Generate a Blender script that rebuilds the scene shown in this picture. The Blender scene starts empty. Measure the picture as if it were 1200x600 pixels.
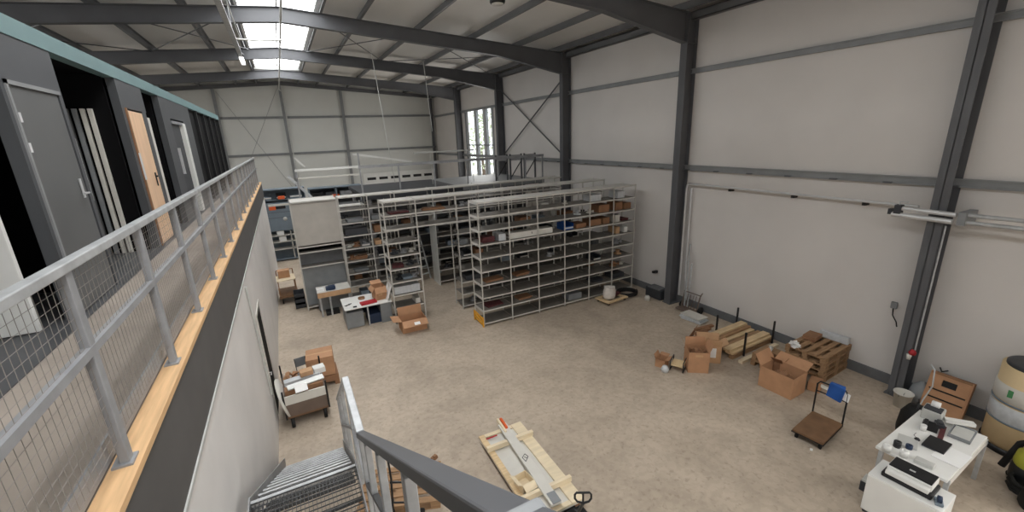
import bpy, math, random
from mathutils import Vector, Matrix
random.seed(7)
S = bpy.context.scene
COL = S.collection
PI = math.pi

# ------------------------------------------------------------------ camera
cd = bpy.data.cameras.new('camera')
cam = bpy.data.objects.new('camera', cd)
COL.objects.link(cam)
cd.sensor_fit = 'HORIZONTAL'
cd.sensor_width = 36.0
cd.lens = 496.2 / 1200 * 36.0
cd.clip_start = 0.03
cd.clip_end = 300
RT = ((0.88099299, -0.47167233, -0.03710202), (-0.16100925, -0.225147, -0.96092916), (0.44489029, 0.85254562, -0.27429654))
m3 = Matrix((RT[0], tuple(-a for a in RT[1]), tuple(-a for a in RT[2]))).transposed()
cam.matrix_world = Matrix.Translation((0, 0, 5.3)) @ m3.to_4x4()
S.camera = cam
# ------------------------------------------------------------------ light and exposure
SKYLIGHT = 7.4
WORLD = 2.6
S.view_settings.view_transform = 'Standard'
S.view_settings.look = 'None'
S.view_settings.gamma = 1.0
S.view_settings.use_curve_mapping = False
S.view_settings.exposure = 0.0
w = bpy.data.worlds.new('overcast_sky')
S.world = w
w.use_nodes = True
bg = w.node_tree.nodes['Background']
bg.inputs[0].default_value = (0.93, 0.97, 1.0, 1)
bg.inputs[1].default_value = WORLD

def window_daylight(name, loc, sx, sy, power, ang=90):
    ld = bpy.data.lights.new(name, 'AREA')
    ld.shape = 'RECTANGLE'
    ld.size = sx; ld.size_y = sy
    ld.energy = power
    ld.color = (1.0, 0.975, 0.94)
    o = bpy.data.objects.new(name, ld)
    COL.objects.link(o)
    o.location = loc
    o.rotation_euler = (0, math.radians(ang), 0)   # 90 shines towards -X, -90 towards +X
    return o
window_daylight('daylight_tall_window', (10.40, 23.6, 4.0), 5.6, 3.6, 150)
window_daylight('added_front_daylight', (10.40, -4.0, 3.6), 4.8, 5.4, 520)  # lamp of an unseen window, added to brighten roof and left wall
window_daylight('added_clerestory_daylight', (-9.0, 13.0, 7.45), .8, 26.0, 420, -90)  # lamp of an added strip window, lifts the roof brightness

# ------------------------------------------------------------------ materials
def lin(h):
    o = []
    for i in (0, 2, 4):
        c = int(h[i:i+2], 16) / 255
        o.append(c / 12.92 if c <= 0.04045 else ((c + 0.055) / 1.055) ** 2.4)
    return (o[0], o[1], o[2], 1)

def mat(name, hexc, rough=0.6, metal=0.0, scale=6.0, amt=0.16, bump=0.0, bscale=40.0, spec=0.4, stretch=None):
    m = bpy.data.materials.new(name)
    m.use_nodes = True
    nt = m.node_tree
    b = nt.nodes['Principled BSDF']
    b.inputs['Roughness'].default_value = rough
    b.inputs['Metallic'].default_value = metal
    b.inputs['Specular IOR Level'].default_value = spec
    tc = nt.nodes.new('ShaderNodeTexCoord')
    n = nt.nodes.new('ShaderNodeTexNoise')
    n.inputs['Scale'].default_value = scale
    n.inputs['Detail'].default_value = 5
    src = tc.outputs['Object']
    if stretch:
        mp = nt.nodes.new('ShaderNodeMapping')
        mp.inputs['Scale'].default_value = stretch
        nt.links.new(src, mp.inputs[0])
        src = mp.outputs[0]
    nt.links.new(src, n.inputs['Vector'])
    r = nt.nodes.new('ShaderNodeValToRGB')
    c = lin(hexc)
    r.color_ramp.elements[0].position = 0.3
    r.color_ramp.elements[1].position = 0.7
    r.color_ramp.elements[0].color = tuple(min(1, x * (1 - amt)) for x in c[:3]) + (1,)
    r.color_ramp.elements[1].color = tuple(min(1, x * (1 + amt)) for x in c[:3]) + (1,)
    nt.links.new(n.outputs['Fac'], r.inputs[0])
    nt.links.new(r.outputs[0], b.inputs['Base Color'])
    if bump:
        n2 = nt.nodes.new('ShaderNodeTexNoise')
        n2.inputs['Scale'].default_value = bscale
        nt.links.new(src, n2.inputs['Vector'])
        bp = nt.nodes.new('ShaderNodeBump')
        bp.inputs['Strength'].default_value = bump
        bp.inputs['Distance'].default_value = 0.01
        nt.links.new(n2.outputs['Fac'], bp.inputs['Height'])
        nt.links.new(bp.outputs[0], b.inputs['Normal'])
    return m

M = {}
M['wall'] = mat('white_wall_panel', 'd3cfcb', 0.55, scale=0.7, amt=0.04)
M['wall_far'] = mat('far_wall_panel', 'd2d3ce', 0.55, scale=0.5, amt=0.04)
M['plaster'] = mat('grey_white_plaster', 'e4e1de', 0.7, scale=1.2, amt=0.05)
M['roof'] = mat('roof_sheet', 'e6e4e0', 0.5, scale=0.5, amt=0.08, stretch=(1, 0.3, 1))
M['steel'] = mat('grey_painted_steel', '5c5d60', 0.5, scale=2, amt=0.08)
M['purlin'] = mat('grey_purlin_steel', '707173', 0.5, scale=2, amt=0.08)
M['girt'] = mat('galvanised_girt', '8b8d8e', 0.45, scale=3, amt=0.1)
M['galv'] = mat('galvanised_steel', 'b2b4b5', 0.42, metal=0.2, scale=9, amt=0.16)
M['galvd'] = mat('dull_galvanised_steel', '98999b', 0.5, metal=0.15, scale=6, amt=0.14)
M['rack'] = mat('rack_grey', 'c2bfb8', 0.5, metal=0.1, scale=5, amt=0.08)
M['shelf'] = mat('shaded_shelf_grey', '79746d', 0.5, metal=0.1, scale=4, amt=0.12)  # rack metal darkened, interior shade put into the shelf colour
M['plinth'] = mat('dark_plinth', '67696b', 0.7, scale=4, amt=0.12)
M['fascia'] = mat('dark_fascia', '5a5856', 0.75, scale=3, amt=0.06)
M['edgewood'] = mat('pine_edge', 'd8b184', 0.6, scale=3, amt=0.14, stretch=(12, 1, 12))
M['mezzfloor'] = mat('mezz_floor', 'a0958a', 0.55, scale=1.4, amt=0.16)
M['mezzdark'] = mat('office_floor', '4a4b4d', 0.45, scale=2, amt=0.12)
M['teal'] = mat('teal_trim', '6f8c8e', 0.5, scale=2, amt=0.05)
M['anthracite'] = mat('anthracite_panel', '4d4f52', 0.5, scale=1.5, amt=0.06)
M['black'] = mat('black_glazing_and_shade', '09090b', 0.7, scale=3, amt=0.2, spec=0.15)  # black for dark glazing and for shade coloured into gaps and interiors
M['doorgrey'] = mat('grey_door', '5f6060', 0.5, scale=2, amt=0.04)
M['doorwood'] = mat('beech_door', 'e8c3a0', 0.45, scale=2, amt=0.08, stretch=(6, 6, 0.6))
M['white'] = mat('white_lacquer', 'e4e4e0', 0.45, scale=3, amt=0.03)
M['offwhite'] = mat('off_white', 'cfccc4', 0.55, scale=4, amt=0.05)
M['card'] = mat('cardboard', 'b58a68', 0.8, scale=5, amt=0.1)
M['card2'] = mat('pale_cardboard', 'c39d78', 0.8, scale=5, amt=0.1)
M['carddark'] = mat('brown_cardboard', '8f6a4e', 0.8, scale=5, amt=0.12)
M['pine'] = mat('pine_wood', 'd6bc94', 0.65, scale=3, amt=0.16, stretch=(1, 9, 9))
M['pinel'] = mat('pale_plywood', 'e0d0b2', 0.6, scale=3, amt=0.1, stretch=(1, 5, 5))
M['pallet'] = mat('weathered_pallet', '9c7c5c', 0.75, scale=4, amt=0.2, stretch=(1, 8, 8))
M['brownply'] = mat('brown_plywood', '75583f', 0.6, scale=5, amt=0.2)
M['taupe'] = mat('taupe_panel', '6b5c52', 0.6, scale=4, amt=0.1)
M['blackm'] = mat('black_metal', '1b1c1e', 0.4, scale=5, amt=0.2)
M['rubber'] = mat('black_rubber', '141414', 0.7, scale=8, amt=0.2)
M['darkgrey'] = mat('dark_grey_plastic', '3a3c40', 0.5, scale=6, amt=0.15)
M['grey'] = mat('mid_grey', '85888a', 0.55, scale=4, amt=0.1)
M['bluegrey'] = mat('blue_grey_steel', '76828c', 0.5, scale=3, amt=0.08)
M['orange'] = mat('orange_paint', 'e0612e', 0.5, scale=4, amt=0.08)
M['yellow'] = mat('yellow_guard', 'e0a02c', 0.5, scale=4, amt=0.1)
M['red'] = mat('red_plastic', 'a8232b', 0.5, scale=4, amt=0.12)
M['maroon'] = mat('maroon', '5b2f31', 0.7, scale=9, amt=0.3)
M['blue'] = mat('blue_plastic', '1c4f96', 0.5, scale=4, amt=0.15)
M['navy'] = mat('navy_plastic', '27364f', 0.5, scale=4, amt=0.15)
M['lime'] = mat('lime_plastic', 'a5a43a', 0.45, scale=4, amt=0.1)
M['green'] = mat('green_plastic', '4b8a5a', 0.5, scale=4, amt=0.1)
M['tan'] = mat('tan_board', 'd8c096', 0.6, scale=3, amt=0.06)
M['film'] = mat('grey_film', 'c4c7c9', 0.35, scale=14, amt=0.1, bump=0.3, bscale=20)
M['sack'] = mat('white_sack', 'd6d0c9', 0.8, scale=10, amt=0.1, bump=0.4, bscale=14)
M['paper'] = mat('white_paper', 'eeeeec', 0.7, scale=4, amt=0.02)
M['alu'] = mat('white_aluminium', 'c9cac6', 0.4, metal=0.2, scale=4, amt=0.06)
M['chrome'] = mat('bright_metal', 'd2d3d4', 0.3, metal=0.35, scale=4, amt=0.05)
M['cover'] = mat('cover_panel_grey', 'b3aea6', 0.55, scale=3, amt=0.06)
M['meshwire'] = mat('dull_wire', '8f8983', 0.6, scale=6, amt=0.1)
M['grate_shade'] = mat('shaded_grating_steel', '4c4e50', 0.5, metal=0.15, scale=9, amt=0.14)  # galvanised grating darkened to stand in for the dark seen through it
M['leaf'] = mat('green_leaves', 'b5c2a0', 0.6, scale=4, amt=0.3)
M['bark'] = mat('tree_bark', '5f5043', 0.8, scale=6, amt=0.2)
M['grass'] = mat('outside_ground', 'a8a49a', 0.8, scale=1, amt=0.1)

def emission(name, col, st):
    m = bpy.data.materials.new(name)
    m.use_nodes = True
    nt = m.node_tree
    b = nt.nodes['Principled BSDF']
    b.inputs['Base Color'].default_value = (0.9, 0.92, 0.93, 1)
    b.inputs['Roughness'].default_value = 0.4
    b.inputs['Emission Color'].default_value = col
    b.inputs['Emission Strength'].default_value = st
    return m
M['skypane'] = emission('daylit_skylight_pane', (0.97, 0.985, 1.0, 1), SKYLIGHT)
M['tube'] = emission('fluorescent_tube', (1.0, 0.98, 0.94, 1), 1.6)

def glass():
    m = bpy.data.materials.new('window_glass')
    m.use_nodes = True
    nt = m.node_tree
    nt.nodes.clear()
    o = nt.nodes.new('ShaderNodeOutputMaterial')
    t = nt.nodes.new('ShaderNodeBsdfTransparent')
    g = nt.nodes.new('ShaderNodeBsdfGlossy')
    g.inputs['Roughness'].default_value = 0.03
    mx = nt.nodes.new('ShaderNodeMixShader')
    mx.inputs[0].default_value = 0.06
    nt.links.new(t.outputs[0], mx.inputs[1])
    nt.links.new(g.outputs[0], mx.inputs[2])
    nt.links.new(mx.outputs[0], o.inputs[0])
    return m
M['glass'] = glass()

def floor_mat():
    m = bpy.data.materials.new('worn_screed_floor')
    m.use_nodes = True
    nt = m.node_tree
    b = nt.nodes['Principled BSDF']
    b.inputs['Specular IOR Level'].default_value = 0.35
    tc = nt.nodes.new('ShaderNodeTexCoord')
    def noise(sc, det=6, dist=0.0):
        n = nt.nodes.new('ShaderNodeTexNoise')
        n.inputs['Scale'].default_value = sc
        n.inputs['Detail'].default_value = det
        n.inputs['Distortion'].default_value = dist
        nt.links.new(tc.outputs['Object'], n.inputs['Vector'])
        return n
    def ramp(n, p0, c0, p1, c1):
        r = nt.nodes.new('ShaderNodeValToRGB')
        r.color_ramp.elements[0].position = p0
        r.color_ramp.elements[1].position = p1
        r.color_ramp.elements[0].color = c0
        r.color_ramp.elements[1].color = c1
        nt.links.new(n.outputs['Fac'], r.inputs[0])
        return r
    def mixn(a, bb, f, mode='MULTIPLY'):
        x = nt.nodes.new('ShaderNodeMixRGB')
        x.blend_type = mode
        x.inputs[0].default_value = f
        nt.links.new(a.outputs[0], x.inputs[1])
        nt.links.new(bb.outputs[0], x.inputs[2])
        return x
    base = ramp(noise(0.35, 4), 0.35, lin('b4a695'), 0.7, lin('c9baa7'))
    mid = ramp(noise(1.6, 8, 0.6), 0.35, (0.76, 0.75, 0.74, 1), 0.62, (1, 1, 1, 1))
    fine = ramp(noise(9, 8, 0.4), 0.42, (0.8, 0.79, 0.78, 1), 0.56, (1, 1, 1, 1))
    spots = ramp(noise(13, 4), 0.33, (0.76, 0.74, 0.72, 1), 0.42, (1, 1, 1, 1))
    x = mixn(base, mid, 0.6)
    x = mixn(x, fine, 0.45)
    x = mixn(x, spots, 0.7)
    nt.links.new(x.outputs[0], b.inputs['Base Color'])
    rr = nt.nodes.new('ShaderNodeMapRange')
    rr.inputs['To Min'].default_value = 0.45
    rr.inputs['To Max'].default_value = 0.75
    nt.links.new(noise(1.2).outputs['Fac'], rr.inputs[0])
    nt.links.new(rr.outputs[0], b.inputs['Roughness'])
    return m
M['floor'] = floor_mat()

# ------------------------------------------------------------------ mesh helpers
class MB:
    def __init__(s):
        s.v = []; s.f = []; s.sm = []
    def add(s, vs, fs, sm=False):
        n = len(s.v)
        s.v += [tuple(v) for v in vs]
        s.f += [tuple(i + n for i in f) for f in fs]
        s.sm += [sm] * len(fs)
        return s
    def box(s, c, d, rot=None):
        hx, hy, hz = d[0] / 2, d[1] / 2, d[2] / 2
        P = [Vector((x, y, z)) for z in (-hz, hz) for x, y in ((-hx, -hy), (hx, -hy), (hx, hy), (-hx, hy))]
        if rot is not None:
            P = [rot @ p for p in P]
        c = Vector(c)
        return s.add([p + c for p in P], [(3, 2, 1, 0), (4, 5, 6, 7), (0, 1, 5, 4), (1, 2, 6, 5), (2, 3, 7, 6), (3, 0, 4, 7)])
    def bx(s, x0, y0, z0, x1, y1, z1):
        return s.box(((x0 + x1) / 2, (y0 + y1) / 2, (z0 + z1) / 2), (abs(x1 - x0), abs(y1 - y0), abs(z1 - z0)))
    def bar(s, p, q, wd, h=None, up=(0, 0, 1)):
        h = wd if h is None else h
        p, q = Vector(p), Vector(q)
        d = q - p
        L = d.length
        d.normalize()
        u = Vector(up)
        if abs(d.dot(u)) > 0.98:
            u = Vector((0, 1, 0))
        sd = d.cross(u).normalized()
        u = sd.cross(d)
        return s.box((p + q) / 2, (L, wd, h), Matrix((d, -sd, u)).transposed())
    def tube(s, pts, r, n=8, cap=True):
        pts = [Vector(p) for p in pts]
        rings = []
        pu = None
        for i, p in enumerate(pts):
            a = pts[max(0, i - 1)]; b = pts[min(len(pts) - 1, i + 1)]
            d = (b - a).normalized()
            if pu is None:
                pu = d.cross(Vector((0, 0, 1)))
                if pu.length < 0.05:
                    pu = d.cross(Vector((0, 1, 0)))
            u = (pu - d * pu.dot(d)).normalized()
            pu = u
            v = d.cross(u)
            rr = r[i] if isinstance(r, (list, tuple)) else r
            rings.append([p + (u * math.cos(2 * PI * k / n) + v * math.sin(2 * PI * k / n)) * rr for k in range(n)])
        vs = [x for rg in rings for x in rg]
        fs = [(i * n + k, i * n + (k + 1) % n, (i + 1) * n + (k + 1) % n, (i + 1) * n + k) for i in range(len(pts) - 1) for k in range(n)]
        s.add(vs, fs, True)
        if cap:
            s.add(rings[0], [tuple(range(n))[::-1]])
            s.add(rings[-1], [tuple(range(n))])
        return s
    def lathe(s, prof, n=24, c=(0, 0, 0), axis='z'):
        vs = []
        for r, z in prof:
            for k in range(n):
                a = 2 * PI * k / n
                p = (r * math.cos(a), r * math.sin(a), z)
                if axis == 'x': p = (p[2], p[0], p[1])
                if axis == 'y': p = (p[1], p[2], p[0])
                vs.append((p[0] + c[0], p[1] + c[1], p[2] + c[2]))
        fs = [(i * n + k, i * n + (k + 1) % n, (i + 1) * n + (k + 1) % n, (i + 1) * n + k) for i in range(len(prof) - 1) for k in range(n)]
        return s.add(vs, fs, True)
    def prism(s, poly, h0, h1, plane='xy'):
        n = len(poly)
        def mk(a, b, h):
            return {'xy': (a, b, h), 'xz': (a, h, b), 'yz': (h, a, b)}[plane]
        vs = [mk(a, b, h0) for a, b in poly] + [mk(a, b, h1) for a, b in poly]
        fs = [tuple(range(n))[::-1], tuple(range(n, 2 * n))] + [(i, (i + 1) % n, (i + 1) % n + n, i + n) for i in range(n)]
        return s.add(vs, fs)
    def build(s, name, m, parent=None, bevel=0, loc=None, rz=0):
        me = bpy.data.meshes.new(name)
        me.from_pydata(s.v, [], s.f)
        me.polygons.foreach_set('use_smooth', s.sm)
        me.update()
        import bmesh
        bm = bmesh.new(); bm.from_mesh(me)
        bmesh.ops.recalc_face_normals(bm, faces=bm.faces)
        bm.to_mesh(me); bm.free()
        me.materials.append(M[m] if isinstance(m, str) else m)
        o = bpy.data.objects.new(name, me)
        COL.objects.link(o)
        if parent is not None:
            o.parent = parent
        if loc is not None:
            o.location = loc
        o.rotation_euler = (0, 0, rz)
        if bevel:
            b = o.modifiers.new('bevel', 'BEVEL')
            b.width = bevel; b.segments = 2; b.limit_method = 'ANGLE'
        return o

def tag(o, label, cat, group=None, kind=None):
    o['label'] = label
    o['category'] = cat
    if group: o['group'] = group
    if kind: o['kind'] = kind
    return o
def thing(name, label, cat, loc=(0, 0, 0), rz=0, group=None):
    o = bpy.data.objects.new(name, None)
    o.empty_display_size = 0.1
    COL.objects.link(o)
    o.location = loc
    o.rotation_euler = (0, 0, rz)
    return tag(o, label, cat, group)
def struct(mb, name, m, label, cat, **k):
    return tag(mb.build(name, m, **k), label, cat, kind='structure')
def solo(mb, name, m, label, cat, group=None, **k):
    return tag(mb.build(name, m, **k), label, cat, group)
def copy_thing(root, loc, rz, label):
    r = root.copy(); COL.objects.link(r)
    r.location = loc; r.rotation_euler = (0, 0, rz); r['label'] = label
    for ch in list(root.children):
        c = ch.copy(); COL.objects.link(c); c.parent = r
        for g in list(ch.children):
            d = g.copy(); COL.objects.link(d); d.parent = c
    return r
def rot(x=0, y=0, z=0):
    return Matrix.Rotation(z, 3, 'Z') @ Matrix.Rotation(y, 3, 'Y') @ Matrix.Rotation(x, 3, 'X')
ORD = ['first', 'second', 'third', 'fourth', 'fifth', 'sixth', 'seventh', 'eighth', 'ninth', 'tenth', 'eleventh', 'twelfth', 'thirteenth', 'fourteenth', 'fifteenth', 'sixteenth', 'seventeenth', 'eighteenth', 'nineteenth', 'twentieth']

# ================================================================== THE SETTING
XR, XL, YF, YB = 10.47, -9.27, 31.45, -8.0
RX = 0.6
def rtop(d): return 8.95 - 0.075 * abs(d)
def roofz(x): return rtop(x - RX) + 0.2
struct(MB().bx(XL - .2, YB - .2, -.25, XR + .2, YF + .2, 0), 'floor', 'floor', 'worn beige grey screed floor with dark scuff marks', 'floor')
# right wall with a window opening
WY0, WY1, WZ0, WZ1 = 21.6, 25.6, 0.9, 6.85
b = MB()
zt = 8.42
b.bx(XR, YB, 0, XR + .12, -6.8, zt); b.bx(XR, -1.2, 0, XR + .12, WY0, zt); b.bx(XR, -6.8, 0, XR + .12, -1.2, 1.1); b.bx(XR, -6.8, 6.1, XR + .12, -1.2, zt); b.bx(XR, WY1, 0, XR + .12, YF, zt)
b.bx(XR, WY0, 0, XR + .12, WY1, WZ0); b.bx(XR, WY0, WZ1, XR + .12, WY1, zt)
struct(b, 'wall_right', 'wall', 'long white insulated panel wall on the right side', 'wall')
b = MB().prism([(XL, 0), (XR, 0), (XR, 8.42), (RX, 9.2), (XL, 8.42)], YF, YF + .12, 'xz')
struct(b, 'wall_far', 'wall_far', 'grey white gable wall at the far end of the hall', 'wall')
b = MB().prism([(XL, 0), (XR, 0), (XR, 8.42), (RX, 9.2), (XL, 8.42)], YB - .12, YB, 'xz')
struct(b, 'wall_back', 'wall', 'white gable wall closing the hall behind the viewer', 'wall')
struct(MB().bx(XL - .12, YB, 0, XL, YF, 7.0).bx(XL - .12, YB, 7.9, XL, YF, 8.42).bx(XL - .12, YB, 7.0, XL, -.2, 7.9).bx(XL - .12, 26.2, 7.0, XL, YF, 7.9), 'wall_outer', 'wall', 'white panel wall beyond the upstairs offices', 'wall')
# ceiling (two slopes, open along the ridge)
b = MB()
SK0, SK1 = 1.0, 26.6
dl = XR - RX
for sx in (-1, 1):
    def rp(d0, d1):
        return [(RX + sx * d0, 9.15 - .075 * d0), (RX + sx * d1, 9.15 - .075 * d1), (RX + sx * d1, 9.25 - .075 * d1), (RX + sx * d0, 9.25 - .075 * d0)]
    b.prism(rp(SK0, dl + .15), YB - .12, YF + .12, 'xz')
    b.prism(rp(0, SK0), SK1, YF + .12, 'xz')
struct(b, 'ceiling', 'roof', 'pale corrugated metal roof sheeting', 'ceiling')
# skylight strip along the ridge, one glazed unit per bay
frames = [-2.8, 3.0, 8.8, 14.6, 20.4, 26.2]
edges = [YB] + frames + [SK1]
for i in range(len(edges) - 1):
    y0, y1 = edges[i], edges[i + 1]
    if y1 - y0 < 1: continue
    fr = MB()
    for sx in (-1, 1):
        fr.bar((RX + sx * 1.0, y0, 9.12), (RX + sx * 1.0, y1, 9.12), .07, .14)
    fr.bar((RX, y0, 9.17), (RX, y1, 9.17), .05, .08)
    fr.bar((RX - 1, y1 - .05, 9.1), (RX, y1 - .05, 9.17), .06, .09)
    fr.bar((RX + 1, y1 - .05, 9.1), (RX, y1 - .05, 9.17), .06, .09)
    t = struct(fr, 'window_%d' % (i + 2), 'white', 'bright ridge skylight, %s unit counted from the far end' % ORD[len(edges) - 3 - i if i < len(edges) - 2 else 0], 'skylight')
    for sx in (-1, 1):
        MB().prism([(RX, 9.2), (RX + sx * 1.02, 9.13), (RX + sx * 1.02, 9.15), (RX, 9.22)], y0, y1, 'xz').build('pane', 'skypane', t)
MB_ = MB().bx(-.45, SK1 - .03, 9.0, 1.65, SK1 + .03, 9.3)
struct(MB_, 'trim_1', 'white', 'white end curb closing the ridge skylight', 'trim')
# plinth / baseboards
struct(MB().bx(XR - .04, YB, 0, XR, YF, .22), 'baseboard_right', 'plinth', 'dark grey plinth strip along the right wall', 'baseboard')
struct(MB().bx(-.8, YF - .04, 0, XR - .05, YF, .22), 'baseboard_far', 'plinth', 'dark grey plinth strip along the far wall', 'baseboard')
# window on the right wall: tall panes between posts
t = MB()
fy = [WY0, 22.3, 22.95, 24.05, 24.6, WY1]
for y in (WY0 + .04, 22.62, 23.95, WY1 - .04): t.bx(XR - .02, y - .05, WZ0, XR + .14, y + .05, WZ1)
t.bx(XR - .02, WY0, WZ1 - .07, XR + .14, WY1, WZ1); t.bx(XR - .02, WY0, WZ0, XR + .14, WY1, WZ0 + .07)
t.bx(XR, WY0, 4.78, XR + .12, WY1, 4.84); t.bx(XR, WY0, 2.85, XR + .12, WY1, 2.91)
wn = struct(t, 'window_1', 'grey', 'tall window of narrow panes high on the right wall', 'window')
for y0, y1 in ((WY0 + .09, 22.57), (22.67, 23.9), (24.0, WY1 - .09)):
    MB().bx(XR + .05, y0, WZ0 + .07, XR + .06, y1, WZ1 - .07).build('pane', 'glass', wn)
for y0, y1 in ((21.69, 21.95), (22.67, 23.05), (24.0, 24.3), (25.2, 25.5)):
    MB().bx(XR + .02, y0, WZ0 + .07, XR + .045, y1, WZ1 - .07).build('frosted_strip', 'film', wn)
t = MB()
for y in (-6.76, -5.4, -4.0, -2.6, -1.24): t.bx(XR - .02, y - .04, 1.1, XR + .14, y + .04, 6.1)
for z in (1.14, 3.6, 6.06): t.bx(XR - .02, -6.8, z - .04, XR + .14, -1.2, z + .04)
wn = struct(t, 'window_21', 'grey', 'large gridded window added behind the viewer for its daylight', 'window')  # unseen window, added for the light it brings
MB().bx(XR + .05, -6.76, 1.14, XR + .06, -1.24, 6.06).build('pane', 'glass', wn)
t = MB().bx(XL - .1, -.2, 7.0, XL, 26.2, 7.05).bx(XL - .1, -.2, 7.85, XL, 26.2, 7.9)
for k in range(10): t.bx(XL - .1, -.2 + k * 2.92, 7.0, XL, -.1 + k * 2.92, 7.9)
wn = struct(t, 'window_22', 'grey', 'long clerestory window strip added above the offices for its daylight', 'window')  # clerestory added to light the roof
MB().bx(XL - .06, -.2, 7.05, XL - .05, 26.2, 7.85).build('pane', 'glass', wn)
# outside
struct(MB().bx(XR + .3, -30, -.3, XR + 40, 60, -.1), 'ground', 'grass', 'pale yard outside the tall window', 'ground')
t = thing('tree', 'leafy green tree outside behind the tall window', 'tree', (15.6, 34.8, -.1))
MB().tube([(0, 0, 0), (.1, 0, 2), (0, .1, 4.5)], [.22, .17, .1]).build('trunk', 'bark', t)
fo = MB()
for i in range(420):
    a, u, rr = random.random() * 2 * PI, random.uniform(-1, 1), random.random() ** .4
    q = math.sqrt(1 - u * u)
    c = (2.4 * rr * q * math.cos(a), 2.4 * rr * q * math.sin(a), 5.4 + 2.9 * rr * u)
    fo.box(c, (.22, .14, .01), rot(random.random() * 3, random.random() * 3, random.random() * 3))
fo.build('foliage', 'leaf', t)

# ------------------------------------------------------------------ steel frame
def haunch(d):
    return 8.56 - .081 * d if d < 6.65 else 8.02 - (d - 6.65) * .52 / 2.8
YC = [-2.8, 3.0, 8.8, 14.6, 20.4, 26.2]
side_n = {1: 'right', -1: 'left'}
frame_txt = ['beside the viewer', 'nearest in view, at the right edge', 'second in view, beside the wall pipes', 'third in view, by the shelving end', 'fourth in view, before the tall window', 'fifth in view, behind the tall window']
raf_txt = ['behind the viewer', 'overhead, nearest to the viewer', 'second frame from the viewer', 'third frame from the viewer', 'fourth frame from the viewer', 'fifth frame, nearest the far gable']
for i, y in enumerate(YC):
    for sx in (1, -1):
        if sx == -1 and i in (0,): continue
        c = MB()
        X0, X1 = RX + sx * 9.45, RX + sx * 9.84
        c.bx(X0, y - .11, 0, X0 + sx * .018, y + .11, 8.24)
        c.bx(X1 - sx * .018, y - .11, 0, X1, y + .11, 8.24)
        c.bx(X0, y - .006, 0, X1, y + .006, 8.24)
        o = solo(c, 'steel_column', 'steel', ('grey steel wall column, %s' % frame_txt[i]) if sx == 1 else 'grey steel column on the hidden left side, %s' % raf_txt[i], 'column', 'steel portal columns')
        if sx == 1:
            MB().bx(X0 - .03, y - .15, 0, X1, y + .15, .025).build('base_plate', 'steel', o)
            MB().bx(X0 + .018, y - .1, 7.49, X1 - .018, y + .1, 7.51).build('stiffener', 'steel', o)
        # rafter half
        r = MB()
        ds = [0, 2, 4, 6.65, 8, 9.45]
        top = [(RX + sx * d, rtop(d)) for d in ds]
        bot = [(RX + sx * d, haunch(d)) for d in ds]
        r.prism(top + bot[::-1], y - .006, y + .006, 'xz')
        for k in range(len(ds) - 1):
            for L, th in ((top, -.016), (bot, .016)):
                a, q = L[k], L[k + 1]
                r.prism([a, q, (q[0], q[1] + th), (a[0], a[1] + th)], y - .1, y + .1, 'xz')
        solo(r, 'roof_rafter', 'steel', 'grey tapered steel rafter on the %s slope, %s' % (side_n[sx], raf_txt[i]), 'beam', 'steel portal rafters')
# gable posts
for x, txt in ((RX + .05, 'under the ridge'), (4.15, 'right of the ridge'), (-2.85, 'left of the ridge'), (10.2, 'in the far right corner')):
    zt_ = rtop(x - RX) - .18
    c = MB().bx(x - .08, YF - .2, 0, x + .08, YF - .19, zt_).bx(x - .08, YF - .02, 0, x + .08, YF - .01, zt_).bx(x - .006, YF - .2, 0, x + .006, YF - .01, zt_)
    solo(c, 'gable_post', 'steel' if x > 9 else 'girt', 'grey steel post on the far gable wall, %s' % txt, 'column', 'gable posts')
for sx in (1, -1):
    r = MB().bar((RX, YF - .12, 8.9), (RX + sx * 9.6, YF - .12, 8.9 - .075 * 9.6), .12, .22)
    solo(r, 'gable_beam', 'steel', 'dark steel beam along the top of the far gable, %s half' % side_n[sx], 'beam', 'gable beams')
# girts
for z, h, m, txt in ((6.81, .13, 'girt', 'upper'), (4.2, .15, 'girt', 'lower')):
    g = MB().bx(XR - .09, YB, z - h / 2, XR - .005, YF, z - h / 2 + .02).bx(XR - .09, YB, z + h / 2 - .02, XR - .005, YF, z + h / 2).bx(XR - .05, YB, z - h / 2, XR - .04, YF, z + h / 2)
    if txt == 'lower':
        pass
    o = solo(g, 'wall_girt', m, '%s galvanised rail running along the right wall behind the columns' % txt, 'rail', 'wall girts')
    if txt == 'lower':
        for k in range(20):
            yy = 1.0 + k * .95
            MB().bx(XR - .11, yy, z - .075, XR - .05, yy + .14, z - .045).build('bracket', 'steel', o)
for z, txt in ((6.9, 'upper'), (4.68, 'lower')):
    g = MB().bx(XL, YF - .09, z - .07, XR - .1, YF - .005, z - .05).bx(XL, YF - .09, z + .05, XR - .1, YF - .005, z + .07).bx(XL, YF - .04, z - .07, XR - .1, YF - .03, z + .07)
    solo(g, 'wall_girt', 'girt', '%s galvanised rail across the far gable wall' % txt, 'rail', 'gable girts')
solo(MB().bx(XR - .2, YB, 8.08, XR - .02, YF - .2, 8.1).bx(XR - .2, YB, 8.08, XR - .18, YF - .2, 8.28).bx(XR - .2, YB, 8.26, XR - .02, YF - .2, 8.28), 'eave_beam', 'purlin', 'steel eave beam where right wall meets the roof', 'beam')
# purlins
for sx in (1, -1):
    for k, d in enumerate((1.12, 2.2, 4.0, 5.9, 7.7, 9.3)):
        x = RX + sx * d; z0 = rtop(d); z1 = z0 + .2
        p = MB().bx(x - .006, YB, z0, x + .006, YF, z1 - .002).bx(x - .07, YB, z0, x, YF, z0 + .012).bx(x, YB, z1 - .016, x + .07, YF, z1 - .004)
        solo(p, 'roof_purlin', 'purlin', 'grey steel purlin on the %s roof slope, %s out from the skylight' % (side_n[sx], ORD[k]), 'beam', 'roof purlins')
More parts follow.
